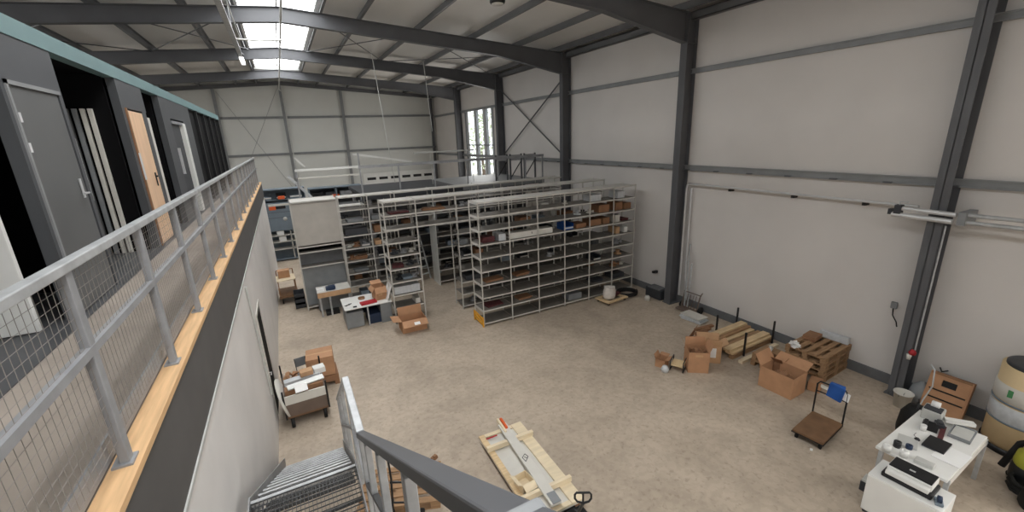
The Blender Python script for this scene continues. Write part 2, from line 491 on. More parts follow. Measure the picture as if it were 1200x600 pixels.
# brace rods
def rod(name, p, q, label, grp, r=.016, m='steel'):
    return solo(MB().tube([p, q], r, 6), name, m, label, 'rod', grp)
def rp3(x, y): return (x, y, rtop(x - RX) - .06)
for sx in (1, -1):
    for k, (d0, d1) in enumerate(((1.0, 4.0), (4.0, 9.2))):
        for fl in (0, 1):
            ya, yb = (14.75, 20.25) if fl else (20.25, 14.75)
            rod('brace_rod', rp3(RX + sx * d0, ya), rp3(RX + sx * d1, yb), 'thin roof bracing rod on the %s slope, %s panel, %s diagonal' % (side_n[sx], ('inner', 'outer')[k], ('rising', 'falling')[fl]), 'roof bracing rods')
rod('brace_rod', (10.33, 14.75, 7.45), (10.33, 20.25, 4.35), 'dark wall bracing rod falling away from third column', 'wall bracing rods', .03)
rod('brace_rod', (10.33, 20.25, 7.45), (10.33, 14.75, 4.35), 'dark wall bracing rod rising away from third column', 'wall bracing rods', .03)
rod('brace_rod', (.5, YF - .12, 8.6), (-2.7, YF - .12, 2.4), 'thin bracing rod on the far gable, sloping down left', 'gable bracing rods', .012, 'girt')
rod('brace_rod', (-2.7, YF - .12, 8.4), (.5, YF - .12, 2.4), 'thin bracing rod on the far gable, sloping down right', 'gable bracing rods', .012, 'girt')

# ------------------------------------------------------------------ mezzanine
ME = 20.8
MZ = 3.8
WX = -.87
struct(MB().bx(WX - .15, YB, 0, WX, ME, 3.16), 'wall_left', 'plaster', 'pale wall under the upstairs walkway on the left', 'wall')
struct(MB().bx(XL, ME - .15, 0, WX - .15, ME, 3.16), 'wall_mezzanine_end', 'plaster', 'pale end wall under the upstairs offices', 'wall')
struct(MB().bx(WX - .2, YB, 3.16, WX, ME, MZ - .04), 'trim_2', 'fascia', 'dark grey fascia band along the walkway edge', 'trim')
struct(MB().bx(WX - .006, YB, 3.13, WX + .012, ME, 3.16), 'trim_3', 'alu', 'thin pale strip between fascia and lower wall', 'trim')
struct(MB().bx(WX - .115, YB, MZ - .04, WX + .012, ME, MZ), 'trim_4', 'edgewood', 'orange pine board capping the walkway edge', 'trim')
struct(MB().bx(XL, YB, MZ - .3, WX - .2, ME, MZ - .005).bx(WX - .2, YB, MZ - .04, WX - .115, ME, MZ - .005), 'floor_mezzanine', 'mezzfloor', 'brown grey upstairs walkway floor', 'floor')
struct(MB().bx(-4.2, YB, MZ - .005, -1.83, ME, MZ + .004), 'floor_office', 'mezzdark', 'dark grey flooring along the upstairs offices', 'floor')
# office front
OX = -1.9
struct(MB().bx(OX - .12, YB, 6.29, OX + .01, ME, 6.46), 'trim_5', 'teal', 'teal blue band along the top of the offices', 'trim')
struct(MB().bx(-4.2, YB, 6.33, OX - .12, ME, 6.43), 'ceiling_office', 'black', 'ceiling of the upstairs offices, coloured black for interior shade', 'ceiling')  # black ceiling and inner walls carry the interior darkness as colour
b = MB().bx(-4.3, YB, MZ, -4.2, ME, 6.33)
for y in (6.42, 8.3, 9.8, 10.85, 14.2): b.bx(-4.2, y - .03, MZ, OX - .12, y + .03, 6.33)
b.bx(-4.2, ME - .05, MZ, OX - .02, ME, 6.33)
struct(b, 'wall_office_back', 'black', 'inner walls of the upstairs offices, coloured black for interior shade', 'wall')
b = MB()
b.bx(OX - .1, YB, 5.9, OX, 6.35, 6.29); b.bx(OX - .1, 6.27, MZ, OX, 6.35, 5.9); b.bx(OX - .1, 5.18, MZ, OX, 5.24, 5.9)
b.bx(OX - .1, 8.35, 5.9, OX, 9.7, 6.29); b.bx(OX - .1, 8.35, MZ, OX, 8.5, 5.9); b.bx(OX - .1, 9.42, MZ, OX, 9.66, 5.9)
b.bx(OX - .1, 10.88, 5.9, OX, 14.1, 6.29); b.bx(OX - .1, 10.88, MZ, OX, 11.58, 5.9); b.bx(OX - .1, 13.0, MZ, OX, 14.1, 5.9)
struct(b, 'wall_office', 'anthracite', 'dark grey panelled front of the upstairs offices', 'wall')
# grey door
d = struct(MB().bx(OX - .06, 5.27, MZ + .01, OX - .005, 6.24, 5.86), 'door_1', 'doorgrey', 'flush dark grey office door with pale frame edge', 'door', bevel=.004)
MB().bx(OX - .07, 5.24, MZ, OX + .015, 5.275, 5.9).bx(OX - .07, 5.24, 5.865, OX + .015, 6.27, 5.9).build('frame', 'girt', d)
for z in (5.6, 5.35, 4.3): MB().lathe([(.012, z - .04), (.012, z + .04)], 8, (OX + .01, 5.3, 0)).build('hinge', 'chrome', d)
MB().bx(OX, 6.1, 4.83, OX + .01, 6.14, 5.03).tube([(OX, 6.12, 4.88), (OX + .05, 6.12, 4.88), (OX + .05, 6.0, 4.88)], .01).build('handle', 'chrome', d)
# wood door
d = struct(MB().bx(OX - .06, 8.53, MZ + .01, OX + .0, 9.4, 5.87), 'door_2', 'doorwood', 'light beech office door with lever handle', 'door', bevel=.004)
MB().bx(OX - .07, 8.48, MZ, OX + .02, 8.53, 5.9).build('frame', 'carddark', d)
MB().bx(OX, 9.2, 4.7, OX + .012, 9.24, 4.92).tube([(OX, 9.22, 4.86), (OX + .05, 9.22, 4.86), (OX + .05, 9.09, 4.86)], .011).build('handle', 'blackm', d)
for z in (5.1,): MB().lathe([(.02, z - .25), (.02, z + .15)], 8, (OX + .02, 8.5, 0)).build('hinge', 'chrome', d)
# third door: grey leaf with white frame
d = struct(MB().bx(OX - .07, 11.62, MZ + .01, OX - .03, 12.6, 5.82), 'door_3', 'darkgrey', 'dark office door with white right jamb', 'door')
MB().bx(OX - .06, 12.7, MZ, OX + .03, 12.98, 5.84).build('jamb', 'white', d)
MB().bx(OX - .06, 11.58, 5.8, OX + .02, 12.98, 5.86).build('frame', 'grey', d)
MB().bx(OX - .03, 11.68, 4.75, OX + .03, 11.72, 5.3).build('handle', 'chrome', d)
# white open leaf
d = struct(MB().bx(-2.93, 4.92, MZ + .012, -2.08, 4.97, 5.82), 'door_4', 'white', 'white door leaf standing open, at the left edge', 'door', bevel=.004)
MB().tube([(-2.16, 4.92, 4.85), (-2.16, 4.87, 4.85), (-2.28, 4.87, 4.85)], .01).build('handle', 'chrome', d)
# black glazed end of the offices
b = MB()
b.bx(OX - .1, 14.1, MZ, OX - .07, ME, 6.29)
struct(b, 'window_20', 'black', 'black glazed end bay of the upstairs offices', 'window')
for k, y in enumerate((15.44, 16.81, 18.15, 19.5, 20.77)):
    struct(MB().bx(OX - .1, y - .04, MZ, OX + .0, y + .04, 6.29), 'trim_%d' % (6 + k), 'blackm', 'dark mullion of the black glazed bay, %s from the left' % ORD[k], 'trim')
# stacked leaves in the recess
for k, (x, m) in enumerate(((-2.22, 'offwhite'), (-2.3, 'offwhite'), (-2.385, 'grey'), (-2.47, 'doorgrey'))):  # boards toned darker step by step, recess shade put into their colour
    solo(MB().bx(x - .024, 8.2, MZ + .008, x + .024, 8.26, 5.87), 'tall_board', m, '%s tall board upright in the recess, tone shaded by depth, %s from the right' % (('pale', 'pale', 'grey', 'dark grey')[k], ORD[k]), 'board', 'boards standing in the recess', bevel=.003)
solo(MB().bx(-1.99, 9.7, MZ + .004, -1.93, 9.98, 5.83), 'tall_board', 'offwhite', 'narrow off-white board standing right of the beech door', 'board', bevel=.003)
solo(MB().bx(-1.99, 6.42, 4.75, -1.94, 6.5, 5.45), 'wall_light', 'film', 'small pale upright strip beside the grey door edge', 'lamp', bevel=.01)

# railing on the walkway
RXX = -.92
rl = thing('walkway_railing', 'long galvanised railing with wire mesh along the upstairs walkway', 'railing', (RXX, 0, MZ))
H1 = 1.04
MB().bx(-.025, .3, H1 - .045, .03, 19.65, H1).build('handrail', 'galv', rl, bevel=.006)
MB().bx(-.02, .3, .60, .022, 19.65, .64).build('mid_rail', 'galvd', rl)
MB().bx(-.075, .3, .012, -.065, 19.65, .13).build('toe_board', 'galvd', rl)
ys = [.24 + 1.125 * k for k in range(18)]
for y in ys:
    MB().bx(-.02, y - .03, .0, .02, y + .03, H1 - .045).build('post', 'galvd', rl, bevel=.004)
    MB().bx(-.05, y - .05, .0, .035, y + .05, .012).build('foot_plate', 'galvd', rl)
wm = MB()
y = .3
while y < 19.6:
    wm.bx(.0, y, .14, .002, y + .001, H1 - .05)
    y += .05
for k in range(18):
    wm.bx(.0, .3, .14 + k * .05, .002, 19.6, .14 + k * .05 + .0011)
wm.build('wire_mesh', 'meshwire', rl)
# lower wall door slot
d = struct(MB().bx(WX - .02, 8.67, 0.02, WX + .012, 8.75, 2.22).bx(WX - .02, 9.5, .02, WX + .012, 9.58, 2.22).bx(WX - .02, 8.67, 2.2, WX + .012, 9.58, 2.28), 'door_5', 'offwhite', 'narrow doorway standing ajar in the lower left wall', 'door')
MB().bx(WX - .03, 8.75, .02, WX + .004, 9.5, 2.2).build('opening', 'black', d)  # black sheet stands in for the darkness inside the doorway
MB().tube([(WX + .01, 8.71, 1.05), (WX + .05, 8.71, 1.05), (WX + .05, 8.6, 1.05)], .01).build('handle', 'chrome', d)
solo(MB().tube([(WX + .02, 7.95, 3.05), (WX + .025, 8.1, 2.0), (WX + .025, 8.2, .85)], .018), 'cable_pipe', 'alu', 'pale thin pipe dropping down the lower left wall', 'pipe')

# ------------------------------------------------------------------ staircase
st = thing('steel_staircase', 'galvanised grating stair with landing and grey handrail beside the left wall', 'staircase', (0, 0, 0))
SX0, SX1 = -.76, .17
def grating(x0, y0, x1, y1, z, p1=.034, p2=.06, h=.03):
    g = MB()
    x = x0
    while x < x1 - .001:
        g.bx(x, y0, z - h, x + .003, y1, z); x += p1
    y = y0 + .02
    while y < y1:
        g.bx(x0, y, z - .012, x1, y + .004, z - .001); y += p2
    g.bx(x0, y0, z - h, x1, y0 + .004, z); g.bx(x0, y1 - .004, z - h, x1, y1, z)
    return g
def tread(y, z, dep):
    o = grating(SX0 + .02, y, SX1 - .02, y + dep, z).build('tread', 'grate_shade', st)
    MB().bx(SX0 + .02, y + dep - .018, z - .035, SX1 - .02, y + dep + .006, z + .004).build('nosing', 'galv', o)
nU, nL = 9, 11
for k in range(1, nU): tread(.5 + (k - 1) * 2.6 / nU, 3.8 - k * 1.7 / nU, .3)
grating(SX0, 3.02, SX1, 3.52, 2.1).build('landing_grating', 'grate_shade', st)
o = grating(SX0, 3.525, SX1, 4.0, 2.1).build('landing_grating', 'grate_shade', st)
MB().bx(SX0, 3.97, 2.06, SX1, 4.005, 2.104).build('nosing', 'galv', o)
for k in range(1, nL): tread(4.0 + (k - 1) * 3.2 / nL, 2.1 - k * 2.1 / nL, .3)
grating(SX0, -1.2, SX1, .5, 3.8).build('platform_grating', 'grate_shade', st)
for x in (SX0 - .01, SX1 + .01):
    MB().bar((x, .45, 3.75), (x, 3.05, 2.02), .012, .2).bar((x, 3.0, 2.02), (x, 4.05, 2.02), .012, .2).bar((x, 4.0, 2.02), (x, 7.25, -.0), .012, .2).bar((x, -1.2, 3.7), (x, .5, 3.7), .012, .2).build('stringer', 'galvd', st)
HX = SX1 + .035
MB().bar((HX, .33, 4.836), (HX, 3.1, 3.075), .06, .045).build('handrail', 'steel', st, bevel=.006)
MB().bar((HX, -1.2, 4.808), (HX, .40, 4.808), .062, .046).build('handrail', 'girt', st, bevel=.006)
MB().bar((HX, 3.06, 3.11), (HX, 3.92, 3.13), .06, .05).build('handrail', 'galv', st, bevel=.006)
MB().bar((HX, 3.9, 3.13), (HX, 7.0, 1.1), .06, .045).build('handrail', 'galv', st, bevel=.006)
MB().bar((HX, .42, 4.3), (HX, 3.1, 2.6), .04, .03).build('mid_rail', 'steel', st)
MB().bar((HX, 3.9, 2.6), (HX, 7.0, .58), .04, .03).build('mid_rail', 'galvd', st)
MB().bar((HX, 3.1, 2.6), (HX, 3.9, 2.6), .04, .03).build('mid_rail', 'galvd', st)
for y, z0, z1 in ((3.08, 1.95, 3.06), (3.88, 1.95, 3.12), (2.6, 2.2, 3.35), (1.95, 2.62, 3.765), (1.2, 3.1, 4.24), (.4, 3.6, 4.75), (5.0, 1.25, 2.4), (6.1, .5, 1.68), (6.95, .0, 1.13)):
    MB().bx(HX - .02, y - .03, z0, HX + .02, y + .03, z1).build('post', 'galv', st, bevel=.004)

# ================================================================== SHELVING
def rack(label, x0, nb, bay, y0, dep, levels, top, only_top=(), back=(), ends=True, xs=None, guard=False, cat='shelving'):
    t = thing('shelving_rack', label, cat, (x0, y0, 0))
    xs = xs or [i * bay for i in range(nb + 1)]
    for i, x in enumerate(xs):
        for yy in (0, dep):
            s = 1 if yy == 0 else -1
            MB().bx(x - .018, yy, 0, x + .018, yy + s * .004, top).bx(x - .002, yy, 0, x + .002, yy + s * .04, top).build('post', 'rack', t)
    for i in range(len(xs) - 1):
        for k, z in enumerate(levels):
            if i in only_top and k < len(levels) - 3: continue
            a, c = xs[i] + .012, xs[i + 1] - .012
            sh = MB().bx(a, .008, z - .004, c, dep - .006, z).bx(a, dep - .008, z - .036, c, dep - .002, z + .003).build('shelf', 'shelf' if k < len(levels) - 1 else 'rack', t)  # inner shelves coloured darker than the top one to paint in shade
            MB().bx(a, .002, z - .036, c, .008, z + .003).build('lip', 'rack', sh)
        if i in back:
            MB().bx(xs[i] + .02, dep - .02, .1, xs[i + 1] - .02, dep - .012, top - .02).build('back_panel', 'offwhite', t)
    if ends:
        for x in (xs[0] - .004,):
            for k, z in enumerate(levels):
                MB().bx(x - .004, .04, z - .06, x + .004, dep - .04, z + .01).build('end_brace', 'rack', t)
    if guard:
        g = MB()
        for yy in (.0, dep): g.bx(xs[0] - .05, yy - .03, 0, xs[0] - .02, yy + .03, .3)
        for z in (.06, .16, .25): g.bar((xs[0] - .035, 0, z), (xs[0] - .035, dep, z + .05), .02, .05)
        g.build('corner_guard', 'yellow', t)
    return t
def lv(n, z0, z1): return [z0 + (z1 - z0) * i / (n - 1) for i in range(n)]
LA = lv(10, .1, 3.6)
LC = lv(10, .1, 3.66)
LD = lv(9, .12, 3.58)
XA = [0, .93, 1.87, 2.82, 3.77, 4.72, 5.62]
rA = rack('grey shelving row nearest the viewer with yellow corner guard', 4.42, 6, .94, 10.35, .62, LA, 3.62, xs=XA, guard=True)
XB = [0, .9, 2.13, 3.07, 4.01, 4.95, 5.89, 6.83, 7.77]
rC = rack('grey shelving row behind the front one, bridging a walkway gap', 2.27, 8, .9, 11.92, .62, LC, 3.68, only_top=(1,), xs=XB)
XD = [0, .9, 1.8, 3.13, 3.95, 4.9, 5.85, 6.8, 7.75, 8.7]
rD = rack('grey shelving row third from the viewer, behind the white desk', 1.4, 8, .9, 14.6, .6, LD, 3.6, only_top=(2,), xs=XD)
MB().bx(3.1, -.12, 0, 3.13, .62, 3.0).build('end_panel', 'alu', rD)
t = rack('wide grey shelving bay with closed pale back, left of the rows', .0, 1, 1.36, 14.6, .9, [.12, 1.47, 1.95, 2.13, 3.56], 3.6, xs=[.02, 1.36], back=(0,))
MB().bx(.04, .2, .13, 1.34, .22, 1.46).build('front_panel', 'grey', t)
MB().bx(.04, .3, 1.48, 1.34, .32, 1.94).build('front_panel', 'plinth', t)
MB().bx(.04, .04, 2.17, 1.34, .06, 3.5).build('cover_panel', 'cover', t)
MB().bx(.04, .2, 1.96, 1.34, .22, 2.12).build('slot_shade', 'black', t)  # black strip stands in for the dark gap between shelves
MB().bx(-.55, .0, 3.5, .02, .05, 3.56).build('side_beam', 'rack', t)

rE = rack('shelving row under the raised platform, dark backs added to darken the gaps', 1.5, 9, .93, 16.7, .6, lv(7, .1, 3.0), 3.1, back=tuple(range(9)))  # dark backs added to darken the view through the racks
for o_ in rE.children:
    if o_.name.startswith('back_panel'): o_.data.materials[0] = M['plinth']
# ------------------------------------------------------------------ cardboard boxes
def carton(label, loc, rz, w_, d_, h_, m='card', flaps=None, tape=False, mark=None, grp=None, name='cardboard_box', cat='box', tiltx=0):
    t = thing(name, label, cat, loc, rz, grp)
    if flaps is None:
        MB().bx(-w_ / 2, -d_ / 2, 0, w_ / 2, d_ / 2, h_).build('body', m, t, bevel=.008)
        if tape:
            MB().bx(-w_ / 2 - .001, -.025, h_ * .75, w_ / 2 + .001, .025, h_ + .0015).build('tape', 'card2', t)
    else:
        k = .008
        MB().bx(-w_ / 2, -d_ / 2, 0, w_ / 2, d_ / 2, k).bx(-w_ / 2, -d_ / 2, k, -w_ / 2 + k, d_ / 2, h_).bx(w_ / 2 - k, -d_ / 2, k, w_ / 2, d_ / 2, h_).bx(-w_ / 2 + k, -d_ / 2, k, w_ / 2 - k, -d_ / 2 + k, h_).bx(-w_ / 2 + k, d_ / 2 - k, k, w_ / 2 - k, d_ / 2, h_).build('body', m, t)
        # flaps: front(-y), back(+y), left(-x), right(+x); angle from vertical outwards
        fl = d_ * .48
        for i, a in enumerate(flaps):
            if a is None: continue
            L = fl if i < 2 else min(w_ * .45, fl)
            sgn = -1 if i in (0, 2) else 1
            dx, dz = sgn * math.sin(a) * L, math.cos(a) * L
            if i < 2:
                y0 = sgn * (d_ / 2 - .004)
                MB().bar((0, y0, h_ + .004), (0, y0 + dx, h_ + .004 + dz), w_ - .01, .006, up=(0, 1, .3) if a < .7 else (0, 0, 1)).build('flap', m, t)
            else:
                x0 = sgn * (w_ / 2 - .004)
                MB().bar((x0, 0, h_ + .004), (x0 + dx, 0, h_ + .004 + dz), d_ - .01, .006, up=(1, 0, .3) if a < .7 else (0, 0, 1)).build('flap', m, t)
    if mark:
        (mx, mz, mw, mh, mm) = mark
        MB().bx(mx - mw / 2, -d_ / 2 - .002, mz - mh / 2, mx + mw / 2, -d_ / 2 + .002, mz + mh / 2).build('shipping_label', mm, t)
    return t
def crumple(label, loc, r, m='carddark', n=14, grp=None, name='packing_paper'):
    b = MB()
    for i in range(n):
        a = random.random() * 2 * PI; q = r * math.sqrt(random.random()) * .8
        b.box((q * math.cos(a), q * math.sin(a), random.uniform(0, r * .6)), (random.uniform(.08, .2), random.uniform(.05, .14), .012), rot(random.uniform(-1, 1), random.uniform(-1, 1), random.random() * 3))
    return solo(b, name, m, label, 'packing paper', grp, loc=loc)

# ------------------------------------------------------------------ things on shelves
def bin_item(label, loc, rz, w_, d_, h_, m):
    t = thing('storage_bin', label, 'bin', loc, rz, 'things stored on the shelves')
    k = .006
    MB().bx(-w_ / 2, -d_ / 2, 0, w_ / 2, d_ / 2, k).bx(-w_ / 2, -d_ / 2, 0, -w_ / 2 + k, d_ / 2, h_).bx(w_ / 2 - k, -d_ / 2, 0, w_ / 2, d_ / 2, h_).bx(-w_ / 2, d_ / 2 - k, 0, w_ / 2, d_ / 2, h_).bx(-w_ / 2, -d_ / 2, 0, w_ / 2, -d_ / 2 + k, h_ * .55).build('body', m, t)
    MB().bx(-w_ / 2 + .01, -d_ / 2 - .004, h_ * .2, w_ / 2 - .01, -d_ / 2, h_ * .42).build('label_holder', 'offwhite', t)
    return t
def part_item(label, loc, rz, s, m):
    b = MB()
    b.lathe([(.0, 0), (.42 * s, 0), (.42 * s, .12 * s), (.2 * s, .14 * s), (.2 * s, .4 * s), (.28 * s, .42 * s), (.28 * s, .5 * s), (0, .5 * s)], 14)
    b.tube([(0, 0, .28 * s), (.55 * s, .05 * s, .28 * s)], .09 * s, 8)
    b.box((.62 * s, .05 * s, .26 * s), (.14 * s, .3 * s, .3 * s))
    return solo(b, 'metal_fitting', m, label, 'metal part', 'things stored on the shelves', loc=loc, rz=rz)
def pile_item(label, loc, rz, w_, d_, n, m):
    b = MB()
    for i in range(n):
        b.box((random.uniform(-.02, .02), random.uniform(-.02, .02), .012 + i * .026), (w_ * random.uniform(.8, 1), d_ * random.uniform(.8, 1), .024), rot(z=random.uniform(-.12, .12)))
    return solo(b, 'plate_stack', m, label, 'stack', 'things stored on the shelves', loc=loc, rz=rz)
def shelf_items(rk_name, x0, xs, y0, dep, levels, items):
    seen = {}
    for (bay, lev, kind, m, fx, ww, hh) in items:
        bw = xs[bay + 1] - xs[bay]
        x = x0 + xs[bay] + .06 + fx * (bw - .12)
        z = levels[lev]
        m = {'card': 'carddark', 'yellow': 'card2', 'navy': 'darkgrey'}.get(m, m)
        cn = {'card': 'brown cardboard', 'card2': 'pale brown', 'carddark': 'dark brown', 'maroon': 'dark red', 'blue': 'blue', 'white': 'white', 'offwhite': 'pale', 'grey': 'grey', 'darkgrey': 'dark grey', 'blackm': 'black', 'navy': 'navy blue', 'galvd': 'dull steel', 'film': 'wrapped grey', 'red': 'red', 'orange': 'orange', 'bluegrey': 'blue grey', 'yellow': 'yellow'}[m]
        kn = {'box': 'box', 'bin': 'open bin', 'part': 'metal fitting', 'pile': 'stack of plates'}[kind]
        sd = '' if fx < .36 else (' middle of' if fx < .64 else '')
        pos = 'left end' if fx < .36 else ('middle' if fx < .64 else 'right end')
        lab = '%s %s, %s, %s shelf up, %s bay, %s' % (cn, kn, pos, ORD[lev], ORD[bay], rk_name)
        yy = y0 + dep * .5
        if kind == 'box':
            carton(lab, (x, yy, z + .003), random.uniform(-.08, .08), ww, min(dep * .8, .42), hh, m, grp='things stored on the shelves')
        elif kind == 'bin':
            bin_item(lab, (x, yy, z + .003), random.uniform(-.05, .05), ww, min(dep * .75, .4), hh, m)
        elif kind == 'part':
            part_item(lab, (x, yy, z + .003), random.uniform(-1.2, 1.2), min(ww, .3), m)
        else:
            pile_item(lab, (x, yy, z + .003), random.uniform(-.1, .1), ww, dep * .6, max(2, int(hh / .026)), m)
shelf_items('front row', 4.42, XA, 10.35, .62, LA, [
    (0, 6, 'pile', 'maroon', .35, .4, .16), (0, 6, 'box', 'film', .85, .22, .2), (1, 6, 'pile', 'maroon', .2, .3, .12),
    (0, 3, 'pile', 'carddark', .5, .6, .06), (1, 3, 'pile', 'carddark', .5, .55, .06), (0, 1, 'pile', 'maroon', .5, .6, .05),
    (2, 6, 'part', 'darkgrey', .3, .25, .2), (1, 1, 'pile', 'carddark', .6, .5, .05),
    (3, 6, 'bin', 'blue', .2, .34, .2), (3, 6, 'box', 'card', .75, .4, .14), (4, 6, 'box', 'card', .3, .44, .2), (4, 6, 'box', 'carddark', .82, .26, .2),
    (4, 7, 'box', 'card', .7, .4, .24), (5, 7, 'box', 'carddark', .3, .3, .26), (5, 7, 'box', 'card', .78, .3, .2), (3, 7, 'part', 'film', .75, .28, .2), (4, 7, 'part', 'offwhite', .15, .22, .2),
    (5, 6, 'box', 'offwhite', .25, .2, .24), (5, 6, 'pile', 'maroon', .7, .34, .1), (5, 5, 'box', 'card2', .3, .16, .22), (5, 5, 'box', 'white', .75, .14, .18),
    (5, 4, 'part', 'galvd', .4, .3, .2), (5, 3, 'part', 'card2', .55, .3, .2), (5, 2, 'part', 'carddark', .3, .3, .2), (5, 2, 'part', 'offwhite', .75, .2, .2),
    (3, 0, 'box', 'grey', .5, .5, .2), (4, 3, 'bin', 'darkgrey', .4, .3, .15), (2, 4, 'part', 'galvd', .6, .24, .2), (4, 8, 'box', 'film', .3, .4, .2), (5, 8, 'box', 'film', .4, .3, .22),
    (5, 1, 'box', 'darkgrey', .4, .5, .16), (4, 1, 'pile', 'darkgrey', .5, .5, .08), (3, 8, 'part', 'offwhite', .2, .2, .2)])
# the long white box across two bays
t = carton('long white box across second and third bay of the front row', (4.42 + 1.72, 10.6, LA[6] + .003), 0, 1.45, .3, .17, 'offwhite', grp=None, mark=(0, .1, .02, .06, 'darkgrey'))
shelf_items('bridging row', 2.27, XB, 11.92, .62, LC, [
    (0, 5, 'part', 'darkgrey', .2, .28, .2), (0, 5, 'part', 'galvd', .55, .26, .2), (0, 5, 'part', 'offwhite', .85, .2, .2), (0, 4, 'pile', 'maroon', .3, .34, .1), (0, 4, 'part', 'darkgrey', .75, .28, .2),
    (0, 3, 'part', 'blackm', .3, .3, .2), (0, 3, 'pile', 'bluegrey', .6, .3, .1), (0, 3, 'part', 'galvd', .85, .26, .2),
    (0, 1, 'box', 'offwhite', .85, .14, .16), (0, 2, 'box', 'film', .5, .76, .22), (0, 0, 'box', 'grey', .5, .5, .2), (0, 8, 'pile', 'maroon', .5, .6, .05), (2, 8, 'part', 'galvd', .3, .25, .2),
    (1, 8, 'pile', 'carddark', .5, .7, .05), (2, 4, 'bin', 'darkgrey', .3, .3, .16), (3, 5, 'box', 'carddark', .4, .35, .2), (4, 6, 'box', 'card', .6, .4, .2), (5, 5, 'bin', 'darkgrey', .5, .36, .2), (6, 6, 'box', 'carddark', .4, .4, .2),
    (2, 2, 'box', 'darkgrey', .5, .5, .15), (3, 2, 'pile', 'darkgrey', .4, .5, .1), (4, 3, 'bin', 'navy', .5, .36, .18), (5, 7, 'box', 'offwhite', .4, .3, .2)])
shelf_items('third row', 1.4, XD, 14.6, .6, LD, [
    (0, 4, 'part', 'offwhite', .15, .2, .2), (0, 4, 'part', 'carddark', .45, .3, .2), (0, 4, 'part', 'galvd', .8, .26, .2), (0, 3, 'part', 'carddark', .2, .3, .2), (0, 3, 'pile', 'carddark', .6, .4, .12), (0, 2, 'pile', 'grey', .5, .5, .08),
    (0, 5, 'box', 'navy', .5, .7, .22), (1, 4, 'box', 'yellow', .2, .2, .14), (1, 5, 'box', 'card', .25, .24, .24), (1, 3, 'bin', 'darkgrey', .4, .4, .18), (0, 6, 'box', 'grey', .5, .5, .1),
    (4, 4, 'box', 'darkgrey', .5, .5, .2), (5, 5, 'box', 'darkgrey', .5, .5, .2), (6, 3, 'bin', 'darkgrey', .4, .4, .2), (1, 2, 'pile', 'darkgrey', .5, .5, .1)])

kk = 0
for nm_, x0_, xs_, y0_, lv_, bays_ in (('bridging row', 2.27, XB, 11.92, LC, (2, 3, 4, 5, 6, 7)), ('third row', 1.4, XD, 14.6, LD, (0, 1, 3, 4, 5, 6)), ('dark backed row', 1.5, [.93 * i for i in range(10)], 16.7, lv(7, .1, 3.0), (0, 1, 2, 3, 4, 5))):
    add_ = []
    for b_ in bays_:
        for l_ in ((1, 3, 6) if b_ % 2 else (0, 4, 5)):
            kk += 1
            fx_ = (.2, .5, .8)[kk % 3]
            if (nm_, b_, l_, kk % 3) in (('third row', 0, 4, 1), ('third row', 0, 4, 0), ('third row', 0, 5, 1), ('third row', 1, 3, 1), ('third row', 1, 3, 0)): continue
            knd, mm_ = (('bin', 'darkgrey'), ('part', 'galvd'), ('box', 'carddark'), ('pile', 'grey'), ('part', 'darkgrey'), ('box', 'bluegrey'), ('bin', 'grey'))[kk % 7]
            add_.append((b_, l_, knd, mm_, fx_, .27, .17))
    shelf_items(nm_, x0_, xs_, y0_, .6, lv_, add_)
# carton at the foot of the bridging row
carton('open brown carton with flaps at the foot of the bridging shelving', (2.62, 11.42, 0), -.02, .7, .5, .36, 'card', flaps=(2.1, .2, 1.4, 2.9), mark=(.02, .2, .14, .1, 'card2'))
solo(MB().box((2.66, 11.02, .3), (.16, .1, .006), rot(x=.5)), 'packing_note', 'paper', 'small white slip on the open carton flap', 'paper')

# ------------------------------------------------------------------ stepladder between the rows
t = thing('step_ladder', 'aluminium stepladder standing in the gap between shelving rows', 'ladder', (4.28, 15.5, 0), .3)
for sx in (-.2, .2):
    MB().bar((sx, 0, 0), (sx * .7, .5, 1.9), .03, .06).build('rail', 'galv', t)
    MB().bar((sx, .95, 0), (sx * .7, .55, 1.9), .025, .04).build('rear_leg', 'blackm', t)
for k in range(6):
    f = (k + .8) / 6.8
    MB().bx(-.2 + .06 * f, .5 * f - .05, 1.9 * f - .015, .2 - .06 * f, .5 * f + .05, 1.9 * f + .015).build('step', 'alu', t)

# ================================================================== FLOOR THINGS, centre and left
# white desk
t = thing('work_desk', 'white topped desk with grey sides in front of the shelving', 'desk', (.92, 12.25, 0), 0)
MB().bx(0, 0, .62, 1.34, 1.05, .65).build('desk_top', 'white', t, bevel=.004)
MB().bx(.02, .05, 0, .05, 1.0, .62).build('side_panel', 'grey', t)
MB().bx(1.0, .05, 0, 1.31, 1.0, .62).build('pedestal', 'grey', t)
MB().bx(.05, .9, .1, 1.0, .93, .62).build('modesty_panel', 'darkgrey', t)
MB().bx(.05, .1, .02, .5, .8, .5).build('storage_tub', 'grey', t)
MB().bx(.62, .06, 0, .66, .12, .62).build('leg', 'galv', t)
solo(MB().bx(0, 0, 0, .42, .62, .3), 'storage_crate', 'navy', 'dark blue crate under the white desk', 'crate', loc=(1.56, 12.4, .0))
carton('brown carton standing open on the right of the white desk', (2.0, 12.72, .65), .1, .34, .4, .4, 'card', flaps=(2.6, 1.2, 2.5, None), mark=(-.02, .2, .12, .14, 'card2'))
carton('flat red box lying on the white desk', (1.62, 12.45, .65), .12, .46, .22, .06, 'red', name='red_box')
solo(MB().lathe([(.1, 0), (.1, .05), (.075, .05), (.075, 0), (.1, 0)], 20), 'tape_roll', 'carddark', 'brown tape roll on the white desk', 'roll', loc=(1.5, 12.95, .65))
t = thing('pliers', 'black pliers lying on the left of the white desk', 'tool', (1.08, 12.62, .652), .6)
MB().tube([(-.12, .03, .012), (0, 0, .012), (.1, -.01, .012)], .01).tube([(-.12, -.03, .012), (0, 0, .012), (.1, .01, .012)], .01).build('handles', 'blackm', t)
